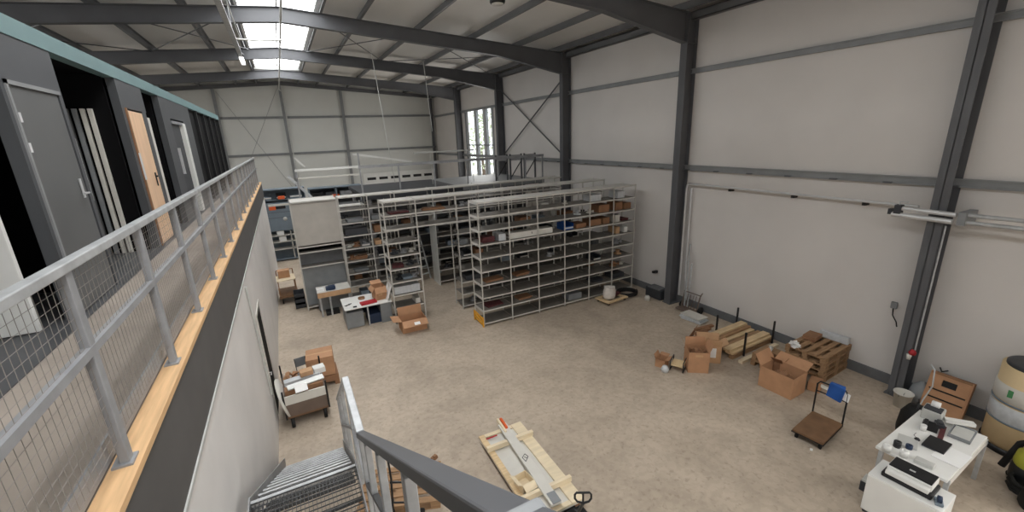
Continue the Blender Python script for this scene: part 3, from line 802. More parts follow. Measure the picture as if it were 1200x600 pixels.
MB().lathe([(0, 0), (.03, 0), (.03, .02), (0, .02)], 10, (0.02, 0, .002)).build('joint', 'blackm', t)
solo(MB().bx(-.05, -.03, 0, .05, .03, .03), 'small_black_case', 'blackm', 'small black case on the white desk front edge', 'case', loc=(1.22, 12.34, .652), bevel=.005)
solo(MB().box((0, 0, .0), (.02, .5, .5), rot(y=.35)), 'white_board', 'paper', 'white sheet leaning against the desk carton', 'board', loc=(2.24, 12.55, .9))
# brown bench
t = thing('work_bench', 'brown wooden bench left of the white desk', 'bench', (.33, 13.75, 0), 0)
MB().bx(0, 0, .77, .98, .72, .8).build('bench_top', 'offwhite', t)
MB().bx(0, -.01, .64, .98, .02, .8).build('apron', 'card2', t)
for x, y in ((.06, .04), (.34, .02), (.92, .04), (.92, .66), (.06, .66)): MB().bx(x - .025, y - .025, 0, x + .025, y + .025, .77).build('leg', 'galv', t)
MB().bx(0, .5, .05, .95, .52, .7).build('back_panel', 'grey', t)
solo(MB().bx(0, 0, 0, .4, .3, .12), 'tool_case', 'blackm', 'black case on the floor under the brown bench', 'case', loc=(.5, 13.8, 0), bevel=.01)
solo(MB().bx(-.12, -.1, 0, .12, .1, .1).bx(-.05, -.14, .02, .16, .06, .13), 'tool_bag', 'navy', 'dark blue bag on the brown bench', 'bag', loc=(.72, 13.98, .8), bevel=.015)
solo(MB().bx(-.11, -.09, 0, .11, .09, .08), 'paper_stack', 'paper', 'white paper pack on the brown bench', 'paper', loc=(.44, 14.0, .8), bevel=.005)
# stacked grey crates
for k in range(3):
    cr = MB().bx(-.16, -.2, .0, .16, .2, .02).bx(-.16, -.2, 0, -.15, .2, .18).bx(.15, -.2, 0, .16, .2, .18).bx(-.16, -.2, 0, .16, -.19, .13).bx(-.16, .19, 0, .16, .2, .18)
    solo(cr, 'plastic_crate', 'darkgrey', 'dark grey plastic crate left of the wide bay, %s of its stack' % ('bottom', 'middle', 'top')[k], 'crate', 'stacked grey crates', loc=(-.18, 15.2, .185 * k))
# two-level cart by the left wall
t = thing('transport_cart', 'two level wooden cart beside the left wall', 'cart', (-.5, 16.2, 0), .05)
MB().bx(-.3, -.5, .22, .3, .5, .3).build('lower_deck', 'brownply', t)
MB().bx(-.3, -.35, .78, .28, .4, .81).build('upper_deck', 'pinel', t)
for x, y in ((-.27, -.3), (.25, -.3), (-.27, .36), (.25, .36)):
    MB().bx(x - .015, y - .015, .3, x + .015, y + .015, .78 if y < 0 else 1.0).build('post', 'carddark', t)
MB().tube([(-.27, .36, 1.0), (.25, .36, 1.0)], .015).build('push_bar', 'carddark', t)
for x, y in ((-.22, -.4), (.22, -.4), (-.22, .4), (.22, .4)):
    c = MB().bx(x - .03, y - .03, .14, x + .03, y + .03, .22).build('caster', 'blackm', t)
    MB().lathe([(0, -.02), (.08, -.02), (.08, .02), (0, .02)], 14, (x, y, .08), 'x').build('wheel', 'rubber', c)
carton('brown carton on the cart by the left wall', (-.55, 16.3, .81), .05, .36, .3, .26, 'card', tape=True)
# white bins in front of rear cabinet, rear left cabinet
t = thing('steel_cabinet', 'large blue grey steel cabinet with open shelves at the rear left', 'cabinet', (-1.1, 22.0, 0), 0)
MB().bx(0, .5, 0, 1.85, .6, 3.35).bx(0, 0, 0, .04, .5, 3.35).bx(1.81, 0, 0, 1.85, .5, 3.35).bx(0, 0, 3.3, 1.85, .6, 3.35).bx(.04, 0, .06, 1.81, .5, .1).build('body', 'bluegrey', t)
MB().bx(.04, -.01, 1.45, 1.81, .03, 2.75).build('front_panel', 'bluegrey', t)
for z in (2.05, 2.3): MB().bx(.06, -.016, z, 1.79, -.01, z + .012).build('panel_seam', 'darkgrey', t)
MB().bx(.04, 0, 2.85, 1.81, .5, 2.88).build('shelf', 'bluegrey', t)
for z in (.55, .9, 1.2): MB().bx(.04, -.02, z, 1.81, .5, z + .04).build('shelf', 'rack', t)
MB().bx(.95, -.02, .1, .99, .1, 1.4).build('divider', 'rack', t)
MB().bx(.55, -.014, 2.45, .95, -.01, 2.6).build('display_slot', 'blackm', t)
MB().bx(.28, -.016, 2.42, .55, -.01, 2.62).build('orange_marker', 'orange', t)
MB().lathe([(0, 0), (.09, 0), (.09, .02), (0, .02)], 16, (.85, -.03, 1.98), 'y').build('gauge', 'alu', t)
for k, (x, m_, w2) in enumerate(((.25, 'bluegrey', .4), (.85, 'darkgrey', .4), (1.45, 'bluegrey', .5))):
    bin_item('%s bin atop the rear cabinet shelf, %s from the left' % (('blue grey', 'dark', 'blue grey')[k], ORD[k]), (-1.1 + x, 22.25, 2.88), 0, w2, .4, .26, m_)
solo(MB().bx(-.14, -.05, 0, .14, .05, .14), 'orange_case', 'orange', 'orange case on top shelf of the blue grey cabinet', 'case', loc=(-.25, 22.02, 2.885), bevel=.015)
for k, (x, z, h) in enumerate(((-.55, 1.24, .3), (-.5, .94, .22), (.5, .94, .3), (.45, .1, .42))):
    carton('white carton in the blue grey cabinet, %s' % ('on its upper shelf, left', 'on its middle shelf, left', 'on its middle shelf, right', 'at its bottom right')[k], (x, 22.2, z), 0, .3, .34, h if k != 0 else .2, 'white')
# rear dark shelf with orange tag, right of cabinet
t = thing('storage_shelf', 'grey open shelf behind the wide bay at the rear', 'shelf', (1.0, 24.0, 0), 0)
MB().bx(0, 0, 3.0, 2.6, .8, 3.05).bx(0, 0, 2.45, 2.6, .8, 2.5).bx(0, 0, 1.2, 2.6, .8, 1.25).build('shelf', 'bluegrey', t)
for x in (.02, 1.3, 2.58):
    for y in (.02, .78): MB().bx(x - .03, y - .02, 0, x + .03, y + .02, 3.05).build('post', 'bluegrey', t)
MB().bx(0, .78, 1.25, 2.6, .8, 3.0).build('back_panel', 'darkgrey', t)
for k, (x, w2) in enumerate(((.4, .5), (1.0, .4), (1.8, .6))):
    carton('dark bin on the rear shelf behind the wide bay, %s from the left' % ORD[k], (1.0 + x, 24.35, 2.5), 0, w2, .5, .3, ('blackm', 'darkgrey', 'grey')[k])
solo(MB().bx(-.18, -.05, 0, .18, .05, .16), 'orange_case', 'orange', 'orange case on the rear shelf behind the wide bay', 'case', loc=(2.25, 24.08, 2.505), bevel=.015)

# storage platform with guard rail
t = thing('storage_platform', 'raised steel storage platform with guard rail behind the shelving', 'platform', (0, 0, 0))
MB().bx(2.45, 15.85, 3.26, 6.2, 20.1, 3.4).build('deck', 'darkgrey', t)
MB().bx(6.2, 15.85, 3.26, 10.0, 20.1, 3.4).build('deck', 'girt', t)
for x in (2.6, 5.0, 7.5, 9.9):
    for y in (16.0, 19.9): MB().bx(x - .06, y - .06, 0, x + .06, y + .06, 3.26).build('column', 'galvd', t)
MB().bx(2.35, 15.87, 4.37, 10.0, 15.93, 4.47).build('handrail', 'galvd', t)
MB().bx(.35, 15.87, 4.4, 2.35, 15.93, 4.47).build('handrail', 'white', t)
MB().bx(.35, 15.88, 4.15, 2.35, 15.92, 4.2).build('mid_rail', 'offwhite', t)
for x in (.38, 2.4, 3.75, 5.1, 6.45, 7.8, 9.1, 9.95):
    MB().bx(x - .025, 15.88, 3.4 if x > 2 else 0, x + .025, 15.92, 4.9 if x == 2.4 else 4.4).build('post', 'galvd', t)
solo(MB().bar((2.5, 17.9, 4.82), (4.8, 17.9, 4.4), .05, .07), 'sloping_rail', 'white', 'white sloping bar above the platform guard rail', 'bar')
solo(MB().bx(4.9, 17.8, 4.71, 7.6, 17.87, 4.77).bx(5.6, 17.82, 3.4, 5.62, 17.84, 4.71).bx(7.5, 17.82, 3.4, 7.52, 17.84, 4.71), 'clothes_rail', 'alu', 'long pale bar on thin stands on the storage platform', 'bar')
solo(MB().bar((.45, 17.6, 4.8), (.75, 17.6, 4.45), .06, .06), 'sloping_rail', 'white', 'short white bar near the far wall post', 'bar')
solo(MB().bar((.15, 18.2, 4.13), (.84, 18.2, 3.25), .09, .09), 'fluorescent_lamp', 'film', 'pale blue white lamp tube hanging above the rear cabinet', 'lamp')
# pallet rack frames on platform (right)
for k, x in enumerate((8.05, 8.75, 9.45)):
    t = thing('rack_frame', 'dark steel rack frame on the platform, %s from the left' % ORD[k], 'frame', (x, 16.6, 3.4), 0, 'rack frames on the platform')
    MB().bx(-.03, -.03, 0, .03, .03, 1.12).build('post', 'steel', t)
    MB().bx(.52, -.03, 0, .58, .03, 1.12).build('post', 'steel', t)
    MB().bx(-.03, -.02, .85, .58, .02, 1.08).build('panel', 'galvd', t)
    MB().bar((0, 0, .08), (.55, 0, .82), .03, .03).build('diagonal_brace', 'blackm', t)
# sectional door on far wall
t = struct(MB().bx(4.9, YF - .1, 0, 10.05, YF - .05, 3.1), 'door_6', 'white', 'white sectional gate with small dark window slots in the far wall', 'door')
for k in range(6):
    x = 5.15 + k * .82
    MB().bx(x, YF - .108, 2.62, x + .6, YF - .1, 2.8).build('window_slot', 'blackm', t)
for z in (.7, 1.4, 2.1): MB().bx(4.9, YF - .106, z, 10.05, YF - .1, z + .02).build('seam', 'grey', t)
# thin hangers from roof
for k, (x, y) in enumerate(((3.95, 22.0), (6.9, 25.0))):
    solo(MB().tube([(x, y, 8.85 if k == 0 else 8.6), (x + .05, y, 3.42 if k == 0 else 4.6)], .018, 6), 'hanging_cable', 'alu', 'pale thin cable hanging from the roof, %s' % ('left one near the gable post', 'right one near the corner'), 'cable') if False else None
solo(MB().tube([(4.02, 19.6, 8.9), (4.4, 19.6, 3.42)], .015, 6), 'hanging_cable', 'alu', 'pale thin cable hanging from roof, left one', 'cable')
solo(MB().tube([(6.2, 19.6, 8.75), (6.35, 19.6, 5.6)], .012, 6), 'hanging_cable', 'alu', 'pale thin cable hanging from roof, right one', 'cable')

# ---- loaded box trolley
t = thing('panel_trolley', 'brown sided trolley loaded with boards and boxes near the stair', 'trolley', (-.31, 8.28, 0), .03)
W_, D_ = .78, 1.15
MB().bx(-.39, 0, .2, .39, D_, .24).build('deck', 'brownply', t)
MB().bx(-.36, -.005, .24, .36, .02, .5).build('side_panel', 'taupe', t)
MB().bx(-.36, -.008, .5, .36, .02, .68).build('upper_panel', 'offwhite', t)
MB().bx(-.37, .02, .24, -.35, D_, .6).bx(.35, .02, .24, .37, D_, .6).build('side_panel', 'taupe', t)
for x in (-.38, .38):
    for y in (0, D_): MB().bx(x - .015, y - .015, .2, x + .015, y + .015, .8).build('corner_post', 'blackm', t)
for x in (-.29, .29):
    for y in (.08, D_ - .1):
        c = MB().bx(x - .04, y - .05, .16, x + .04, y + .05, .2).build('caster', 'blackm', t)
        MB().lathe([(0, -.03), (.1, -.03), (.1, .03), (0, .03)], 16, (x, y - .07, .1), 'x').build('wheel', 'rubber', c)
solo(MB().bx(-.34, 0, 0, .34, .18, .5), 'carton_flat', 'carddark', 'dark brown folded carton in the trolley front', 'cardboard', loc=(-.31, 8.38, .24), rz=.03, bevel=.01)
solo(MB().box((0, 0, 0), (.66, .12, .03), rot(x=.3)), 'profile_bar', 'alu', 'long pale profile lying across the trolley, front one', 'profile', loc=(-.27, 8.46, .78), rz=.18)
solo(MB().box((0, 0, 0), (.22, .17, .01), rot(x=.5)), 'paper_sheet', 'paper', 'white sheet hanging over the trolley front', 'paper', loc=(-.36, 8.33, .76), rz=.1)
solo(MB().bx(-.33, -.08, 0, .33, .08, .1), 'profile_box', 'film', 'long grey wrapped profile lying across the trolley middle', 'box', loc=(-.33, 8.82, .64), rz=.12, bevel=.01)
carton('small tan box on the trolley load', (-.24, 8.84, .75), .12, .24, .18, .1, 'card2')
carton('small white box on right of the trolley load', (.0, 8.92, .7), .15, .22, .2, .12, 'white')
solo(MB().bx(-.34, -.09, 0, .34, .09, .36), 'carton_flat', 'maroon', 'dark red brown boards standing across the trolley middle', 'cardboard', loc=(-.31, 8.72, .245), rz=.03, bevel=.01)
crumple('loose brown cardboard scraps at the trolley back', (-.42, 9.2, .25), .3, 'carddark', 22, name='cardboard_scrap')
crumple('loose orange cardboard scraps at left end of the trolley', (-.52, 9.12, .62), .14, 'card', 10, name='cardboard_scrap')
# leaning round board
solo(MB().lathe([(0, 0), (.4, 0), (.4, .03), (0, .03)], 28, axis='x'), 'round_board', 'offwhite', 'pale round board leaning on the left wall beside the trolley', 'board', loc=(WX + .16, 8.55, .52)).rotation_euler = (0, -.22, 0)
# big carton behind the trolley
carton('large closed brown carton behind the loaded trolley', (.06, 9.75, .26), -.06, .56, .56, .46, 'card', tape=True, mark=(-.1, .3, .14, .1, 'card2'))
solo(MB().bx(-.3, -.3, .1, .3, .3, .25).bx(-.3, -.3, 0, -.2, .3, .1).bx(.2, -.3, 0, .3, .3, .1), 'wooden_block_base', 'carddark', 'brown wooden base under the large closed carton', 'base', loc=(.08, 9.75, 0))
t = thing('folding_chair', 'small grey folding chair behind the loaded trolley', 'chair', (-.32, 9.72, 0), .2)
t.scale = (.66, .66, .8)
MB().bx(-.17, -.17, .43, .17, .17, .46).build('seat', 'grey', t)
MB().bx(-.17, .16, .6, .17, .18, .86).build('backrest', 'grey', t)
for x in (-.17, .17):
    MB().tube([(x, -.2, 0), (x, .17, .86)], .012, 6).build('leg', 'blackm', t)
    MB().tube([(x, .22, 0), (x, -.15, .44)], .012, 6).build('leg', 'blackm', t)

# ---- crate panel on the pallet jack
t = thing('wooden_crate_lid', 'pale plywood crate panel lying on the pallet jack', 'crate', (2.71, 4.98, .0), -.02)
W2, L2, zb = .84, 1.98, .12
MB().bx(-W2 / 2, -L2 / 2, zb, W2 / 2, L2 / 2, zb + .02).build('base_board', 'offwhite', t)
for i, x in enumerate((-W2 / 2 + .05, W2 / 2 - .1)):
    MB().bx(x - (.05 if i == 0 else .1), -L2 / 2, zb + .02, x + (.05 if i == 0 else .1), L2 / 2, zb + .05).build('long_board', 'pine' if i == 0 else 'pinel', t)
for y in (-.62, .56):
    MB().bx(-W2 / 2 - .02, y - .03, zb + .05, W2 / 2 + .02, y + .03, zb + .14).build('batten', 'pinel', t, bevel=.004)
for y in (-L2 / 2 + .04, L2 / 2 - .04):
    MB().bx(-W2 / 2 + .105, y - .039, zb + .02, W2 / 2 - .205, y + .039, zb + .048).build('end_board', 'pinel', t)
MB().bx(-.33, .84, zb + .052, -.12, .87, zb + .056).build('red_mark', 'red', t)
for x in (-.34, 0, .34):
    MB().bx(x - .04, -L2 / 2 + .05, .02, x + .04, L2 / 2 - .05, zb).build('runner', 'carddark', t)
t = thing('long_panel', 'long pale metal panel lying lengthwise on the crate', 'panel', (2.7, 4.98, .262), -.06)
MB().bx(-.08, -.98, 0, .08, .95, .04).build('body', 'offwhite', t, bevel=.006)
MB().bx(.0, .78, .04, .04, 1.06, .075).build('end_cap', 'orange', t)
MB().bx(-.05, .7, .0, -.015, 1.08, .07).build('side_strip', 'pinel', t)
MB().bx(-.05, -.98, .04, .08, -.78, .05).build('end_plate', 'grey', t)
dr = MB()
for a, q in (((-.03, -.08), (.05, -.0)), ((.05, 0), (.03, .08)), ((.03, .08), (-.045, .02)), ((-.045, .02), (-.03, -.08)), ((-.01, .02), (.02, -.02))):
    dr.bar((a[0], a[1], .042), (q[0], q[1], .042), .01, .003)
dr.build('sketch_mark', 'darkgrey', t)
carton('small pale carton on the crate by the long panel', (2.47, 4.62, .17), .1, .22, .24, .14, 'pinel', flaps=(2.2, None, 1.0, None))
t = thing('pallet_jack', 'black hand pallet jack under the plywood crate', 'pallet jack', (2.70, 3.72, 0), .0)
MB().bx(-.25, .12, .03, -.1, 1.2, .1).bx(.1, .12, .03, .25, 1.2, .1).build('forks', 'blackm', t)
MB().bx(-.25, -.05, .1, .25, .12, .28).build('head', 'blackm', t, bevel=.02)
for x in (-.07, .07): MB().lathe([(0, -.03), (.09, -.03), (.09, .03), (0, .03)], 16, (x, -.1, .09), 'x').build('wheel', 'rubber', t)
MB().lathe([(.05, .1), (.05, .4), (.03, .42), (.03, .5), (0, .5)], 14, (0, -.08, 0)).build('pump', 'blackm', t)
MB().tube([(0, -.08, .3), (-.06, -.24, .65), (-.12, -.4, .95)], .02).build('tiller', 'blackm', t)
c0 = Vector((-.12, -.4, .95)); ux = Vector((.87, -.49, 0)); uy = Vector((.1, .15, .98)).normalized()
lp = [(0, 0), (.07, .02), (.1, .06), (.1, .11), (.08, .135), (-.08, .135), (-.1, .11), (-.1, .06), (-.07, .02), (0, 0)]
MB().tube([c0 + ux * a + uy * q for a, q in lp], .014).tube([c0, c0 + uy * .13], .012).build('handle_loop', 'blackm', t)
# ---- pallet with hand truck beside the stair
def pallet(label, loc, rz, m='pallet', grp=None, L=1.2, W=.8):
    t = thing('wooden_pallet', label, 'pallet', loc, rz, grp)
    for i in range(5):
        y = -W / 2 + .05 + i * (W - .1) / 4
        MB().bx(-L / 2, y - .05, .122, L / 2, y + .05, .144).build('deck_board', m, t)
    for x in (-L / 2 + .07, 0, L / 2 - .07):
        MB().bx(x - .07, -W / 2, .1, x + .07, W / 2, .122).build('stringer', m, t)
        for y in (-W / 2 + .05, 0, W / 2 - .05):
            MB().bx(x - .07, y - .05, .022, x + .07, y + .05, .1).build('block', m, t)
    for y in (-W / 2 + .05, 0, W / 2 - .05):
        MB().bx(-L / 2, y - .05, 0, L / 2, y + .05, .022).build('bottom_board', m, t)
    return t
pallet('pine pallet on the floor seen behind the stair handrail posts', (.84, 5.62, 0), -.35, 'pallet')
t = thing('hand_truck', 'black hand truck with red grip beside the stair', 'hand truck', (.74, 5.0, 0), -.5)
for x in (-.17, .17): MB().tube([(x, 0, .1), (x, .12, .7), (x, .1, 1.1), (x, 0, 1.22)], .016).build('rail', 'blackm', t)
for z in (.35, .7): MB().tube([(-.17, .06, z), (.17, .06, z)], .014).build('crossbar', 'blackm', t)
MB().tube([(-.17, 0, 1.22), (-.12, -.03, 1.25), (.12, -.03, 1.25), (.17, 0, 1.22)], .018).build('grip', 'red', t)
MB().bx(-.2, -.22, .0, .2, .02, .012).build('toe_plate', 'blackm', t)
MB().tube([(-.22, .06, .1), (.22, .06, .1)], .012).build('axle', 'blackm', t)
for x in (-.22, .22): MB().lathe([(0, -.025), (.1, -.025), (.1, .025), (0, .025)], 16, (x, .06, .1), 'x').build('wheel', 'rubber', t)
solo(MB().bx(-.05, -.035, 0, .05, .035, .05).bx(-.02, -.03, .05, .04, .02, .07), 'wood_offcut', 'carddark', 'small brown wood offcut lying alone on the floor', 'offcut', loc=(1.5, 6.05, 0), rz=.5)

# ================================================================== FLOOR THINGS, right side
# wooden dolly with sack in front of shelving
t = thing('wooden_dolly', 'low pale wooden dolly in front of the shelving row end', 'dolly', (8.75, 9.9, 0), .1)
MB().bx(-.45, -.3, .09, .45, -.2, .13).bx(-.45, .2, .09, .45, .3, .13).bx(-.45, -.2, .09, -.3, .2, .13).bx(.3, -.2, .09, .45, .2, .13).build('deck', 'pine', t)
for x in (-.36, .36):
    for y in (-.22, .22): MB().lathe([(0, -.02), (.045, -.02), (.045, .02), (0, .02)], 12, (x, y, .045), 'x').build('wheel', 'rubber', t)
def sack(label, loc, s, m='sack', name='white_sack', cat='sack'):
    b = MB().lathe([(0, 0), (.16 * s, .01), (.19 * s, .1 * s), (.18 * s, .26 * s), (.15 * s, .34 * s), (.17 * s, .4 * s), (.13 * s, .38 * s), (.1 * s, .33 * s), (0, .32 * s)], 12)
    for i, v in enumerate(b.v):
        b.v[i] = (v[0] * (1.15 + .12 * math.sin(5 * v[1] * 9 + v[2] * 20)), v[1] * (1 + .1 * math.sin(v[0] * 40)), v[2] + .03 * math.sin(v[0] * 30 + v[1] * 22) * (v[2] > .2))
    return solo(b, name, m, label, cat, loc=loc)
sack('white crumpled sack standing on the wooden dolly', (8.62, 9.86, .13), 1.0)
hs = []
for k in range(60):
    a = 2 * PI * k / 20
    hs.append((.34 * math.cos(a), .3 * math.sin(a), .05 + .035 * k / 20))
solo(MB().tube(hs, .035), 'coiled_hose', 'rubber', 'black coiled hose on the floor right of the sack dolly', 'hose', loc=(9.5, 10.0, 0))
pile_item('dark boards lying on the wooden dolly behind the sack', (8.98, 10.02, .131), .2, .36, .26, 3, 'maroon')
# things by second column
t = thing('floor_unit', 'dark grey low unit on the floor between shelving and column', 'unit', (10.18, 9.35, 0), 0)
MB().bx(-.2, -.35, .02, .2, .3, .34).build('body', 'darkgrey', t, bevel=.02)
MB().bx(-.21, -.3, .34, .1, .2, .38).build('lid', 'plinth', t)
solo(MB().lathe([(0, 0), (.08, 0), (.09, .1), (.06, .16), (0, .16)], 14), 'white_pot', 'offwhite', 'small white pot on the floor left of the second column', 'pot', loc=(9.72, 9.3, 0))
t = thing('wall_bracket', 'black bracket with bulb fitting low on the wall left of second column', 'bracket', (XR, 9.65, .75))
MB().bx(-.12, -.04, -.04, 0, .04, .04).build('arm', 'blackm', t)
MB().lathe([(0, 0), (.07, 0), (.07, .05), (0, .05)], 12, (-.14, 0, -.02)).build('head', 'blackm', t)
# wall pipes: horizontal run and drops
PX = XR - .16
t = thing('wall_pipe', 'bright metal pipe running along the right wall with two drops', 'pipe', (PX, 0, 0))
MB().tube([(0, 3.35, 3.74), (0, 8.5, 3.76), (0, 8.56, 3.72), (0, 8.58, 3.6), (0, 8.58, .3)], .028).build('pipe_run', 'chrome', t)
MB().tube([(.06, 8.46, 3.62), (.06, 8.44, .9), (.06, 8.3, .2)], .026).build('drop_pipe', 'chrome', t)
for y in (7.2, 5.6, 4.2): MB().bx(-.03, y - .03, 3.66, .14, y + .03, 3.72).build('clip', 'blackm', t)
t = thing('pipe_manifold', 'thick double pipe with valves crossing the nearest right column', 'pipe', (9.93, 0, 0))
MB().tube([(0, 3.45, 3.74), (0, 2.72, 3.72)], .04).build('pipe', 'chrome', t)
MB().tube([(-.02, 3.58, 3.62), (-.02, 2.74, 3.6)], .045).build('pipe', 'chrome', t)
MB().tube([(.1, 2.62, 3.72), (.1, .5, 3.72)], .035).build('pipe', 'galv', t)
MB().tube([(.08, 2.62, 3.6), (.08, .5, 3.6)], .035).build('pipe', 'galv', t)
MB().box((0, 3.5, 3.72), (.12, .1, .16)).box((.05, 3.62, 3.66), (.14, .06, .1)).build('valve', 'darkgrey', t)
MB().tube([(0, 3.5, 3.8), (0, 3.5, 3.86), (.0, 3.38, 3.86)], .012).build('valve_lever', 'galv', t)
MB().bx(0, 2.6, 3.55, .5, 2.7, 3.77).build('bracket', 'grey', t)
# rods and hand cart beyond column
t = thing('hand_cart', 'rusty dark hand cart standing by the wall right of second column', 'hand cart', (10.1, 8.0, 0), 0)
for y in (-.28, .28): MB().tube([(0, y, .1), (.12, y, .55), (.2, y, .62)], .016).build('rail', 'taupe', t)
for k in range(6): MB().tube([(.03, -.25 + k * .1, .1), (.12, -.25 + k * .1, .5)], .01, 6).build('bar', 'taupe', t)
MB().tube([(.12, -.3, .55), (.12, .3, .55)], .016).build('top_bar', 'taupe', t)
MB().bx(-.25, -.28, .06, .03, .28, .1).build('toe_plate', 'taupe', t)
for y in (-.33, .33): MB().lathe([(0, -.025), (.11, -.025), (.11, .025), (0, .025)], 14, (.1, y, .11), 'y').build('wheel', 'rubber', t)
for k, (y, x, zt_) in enumerate(((8.32, 10.28, 2.0), (8.22, 10.3, 1.4))):
    solo(MB().tube([(x - .12, y - .1, 0), (x + .06, y, zt_)], .025), 'leaning_pole', 'galv', 'grey pole leaning by second column, %s' % ('tall one', 'short one')[k], 'pole')
# plastic / panels pile
t = thing('folded_sheets', 'white folded plastic sheets lying near the wall', 'sheets', (9.75, 7.5, 0), .2)
for k in range(4):
    MB().box((random.uniform(-.04, .04), random.uniform(-.05, .05), .04 + k * .035), (.4, .62, .03), rot(random.uniform(-.03, .03), random.uniform(-.04, .04), random.uniform(-.2, .2))).build('sheet', 'film' if k < 3 else 'offwhite', t)
for k in range(3):
    solo(MB().box((0, 0, .03 + .0 * k), (.62, .1, .05)), 'wood_offcut', 'carddark', 'brown board offcut in front of the white sheets, %s' % ('nearest the wall', 'middle one', 'nearest the cartons')[k], 'offcut', 'board offcuts by the white sheets', loc=(9.5 - .22 * k, 6.98 - .12 * k, 0), rz=.15 * k - .1)
# cartons
carton('tall open carton full of crumpled paper on the right floor', (7.62, 5.72, 0), -.63, .44, .4, .5, 'card', flaps=(None, .1, .5, .35), mark=(0, .42, .16, .05, 'card2'))
crumple('crumpled brown packing paper inside the tall open carton', (7.62, 5.72, .36), .17, 'carddark', 24)
carton('open carton with white label right of the tall carton', (8.2, 5.86, 0), -.75, .5, .36, .42, 'card2', flaps=(.3, .2, .4, 1.0), mark=(.08, .26, .12, .24, 'paper'))
solo(MB().box((0, 0, 0), (.012, .72, .34), rot(y=.25)), 'carton_sheet', 'carddark', 'long brown cardboard sheet standing behind the tall carton', 'cardboard', loc=(8.12, 6.3, .42), rz=-1.15)
solo(MB().bx(-.03, -.02, 0, .03, .02, .006), 'paper_scrap', 'paper', 'tiny white paper scrap on the floor by the platform trolley', 'paper scrap', loc=(7.12, 2.98, 0), rz=.4)
t = thing('wire_frame_stool', 'small dark framed stool lying left of the tall carton', 'stool', (7.25, 5.9, 0), .5)
MB().tube([(-.16, -.14, .03), (.16, -.14, .03), (.16, -.14, .26), (-.16, -.14, .26), (-.16, -.14, .03)], .012, 6).build('frame', 'blackm', t)
MB().tube([(-.16, .14, .03), (.16, .14, .03), (.16, .14, .26), (-.16, .14, .26), (-.16, .14, .03)], .012, 6).build('frame', 'blackm', t)
MB().bx(-.15, -.13, .14, .15, .13, .17).build('seat', 'tan', t)
carton('small torn brown carton left of the tall carton', (7.08, 6.22, 0), .4, .26, .22, .2, 'card', flaps=(1.2, .4, .8, 1.4))
solo(MB().lathe([(0, 0), (.07, .0), (.09, .07), (.05, .15), (0, .16)], 10), 'plastic_bag', 'film', 'crumpled white bag beside the framed stool', 'bag', loc=(6.92, 5.98, 0))
# plank stillage
t = thing('plank_stillage', 'wooden base with steel stakes by the right wall', 'stillage', (9.45, 6.0, 0), .02)
for y in (-.4, 0, .4): MB().bx(-.8, y - .05, .0, .8, y + .05, .09).build('runner', 'pallet', t)
for x in (-.7, 0, .7): MB().bx(x - .06, -.48, .09, x + .06, .48, .12).build('cross_board', 'pallet', t)
for x, y in ((-.45, -.5), (.7, -.5), (-.1, .5), (.75, .5)): MB().bx(x - .018, y - .018, .02, x + .018, y + .018, .62).build('stake', 'blackm', t)
for k in range(7):
    z = .12 + .055 * (0 if k < 4 else (1 if k < 6 else 2))
    y = (-.36, -.14, .1, .33, -.3, .2, .3)[k]
    solo(MB().bx(-.82, -.09, 0, .8, .09, .05), 'wood_plank', 'pine' if k % 2 == 0 else 'pallet', 'pine plank on the stillage, %s' % ('lowest layer nearest the viewer', 'lowest layer second from viewer', 'lowest layer third from viewer', 'lowest layer farthest from viewer', 'second layer nearer the viewer', 'second layer farther from viewer', 'topmost of the pile')[k], 'plank', 'planks on the stillage', loc=(9.45 + random.uniform(-.04, .04), 6.0 + y, z + .001), rz=.02 + random.uniform(-.015, .015), bevel=.003)
solo(MB().bx(-.75, -.05, 0, .75, .05, .07), 'wood_plank', 'pinel', 'loose grey plank on floor in front of the stillage', 'plank', loc=(9.4, 5.36, 0), rz=.04)
# big open carton
carton('big open brown carton in front of the pallet stack', (8.45, 4.28, 0), -1.53, .66, .52, .46, 'card', flaps=(None, 1.1, .6, None))
crumple('brown cardboard offcuts inside the big open carton', (8.45, 4.28, .26), .22, 'carddark', 16)
carton('small dark brown carton behind the big open carton', (8.85, 4.62, 0), .2, .36, .3, .4, 'carddark', flaps=(.5, 1.4, .6, None))
carton('small brown carton between big carton and pallet stack', (9.02, 3.92, 0), .3, .3, .22, .2, 'card')
# pallets
p0 = pallet('brown pallet by the right wall, bottom of its stack', (9.88, 4.36, 0), .06, 'pallet', 'stacked pallets by the wall', 1.14, .8)
for k, (dx, dy, rz, tx) in enumerate(((.02, .02, .05, 'second from the floor'), (-.02, .0, .08, 'third from the floor'), (.0, .01, .04, 'topmost of its stack'))):
    copy_thing(p0, (9.88 + dx, 4.36 + dy, .145 * (k + 1)), rz, 'brown pallet by the right wall, %s' % tx)
pallet('short brown pallet left of the pallet stack', (9.15, 4.98, 0), .1, 'pallet', None, .6, .5)
pallet('short brown pallet lying upon another left of the stack', (9.17, 4.97, .145), .05, 'pallet', None, .6, .5)
solo(MB().lathe([(0, -.13), (.05, -.13), (.05, .13), (0, .13)], 14, (0, 0, .05), 'x'), 'paper_roll', 'white', 'white paper roll on the short pallets', 'roll', loc=(9.2, 5.02, .29), rz=.3)
crumple('crumpled white rag between the pallet stacks', (9.36, 4.6, .59), .1, 'paper', 8, name='white_rag')
carton('flat brown carton at the back of the pallet stack', (10.06, 4.6, .581), .1, .36, .26, .1, 'carddark')
solo(MB().bx(-.05, -.28, 0, .05, .28, .16), 'white_sheet', 'film', 'white wrapped panel at the back right of the pallet stack', 'panel', loc=(10.36, 4.3, .581), rz=.05, bevel=.01)
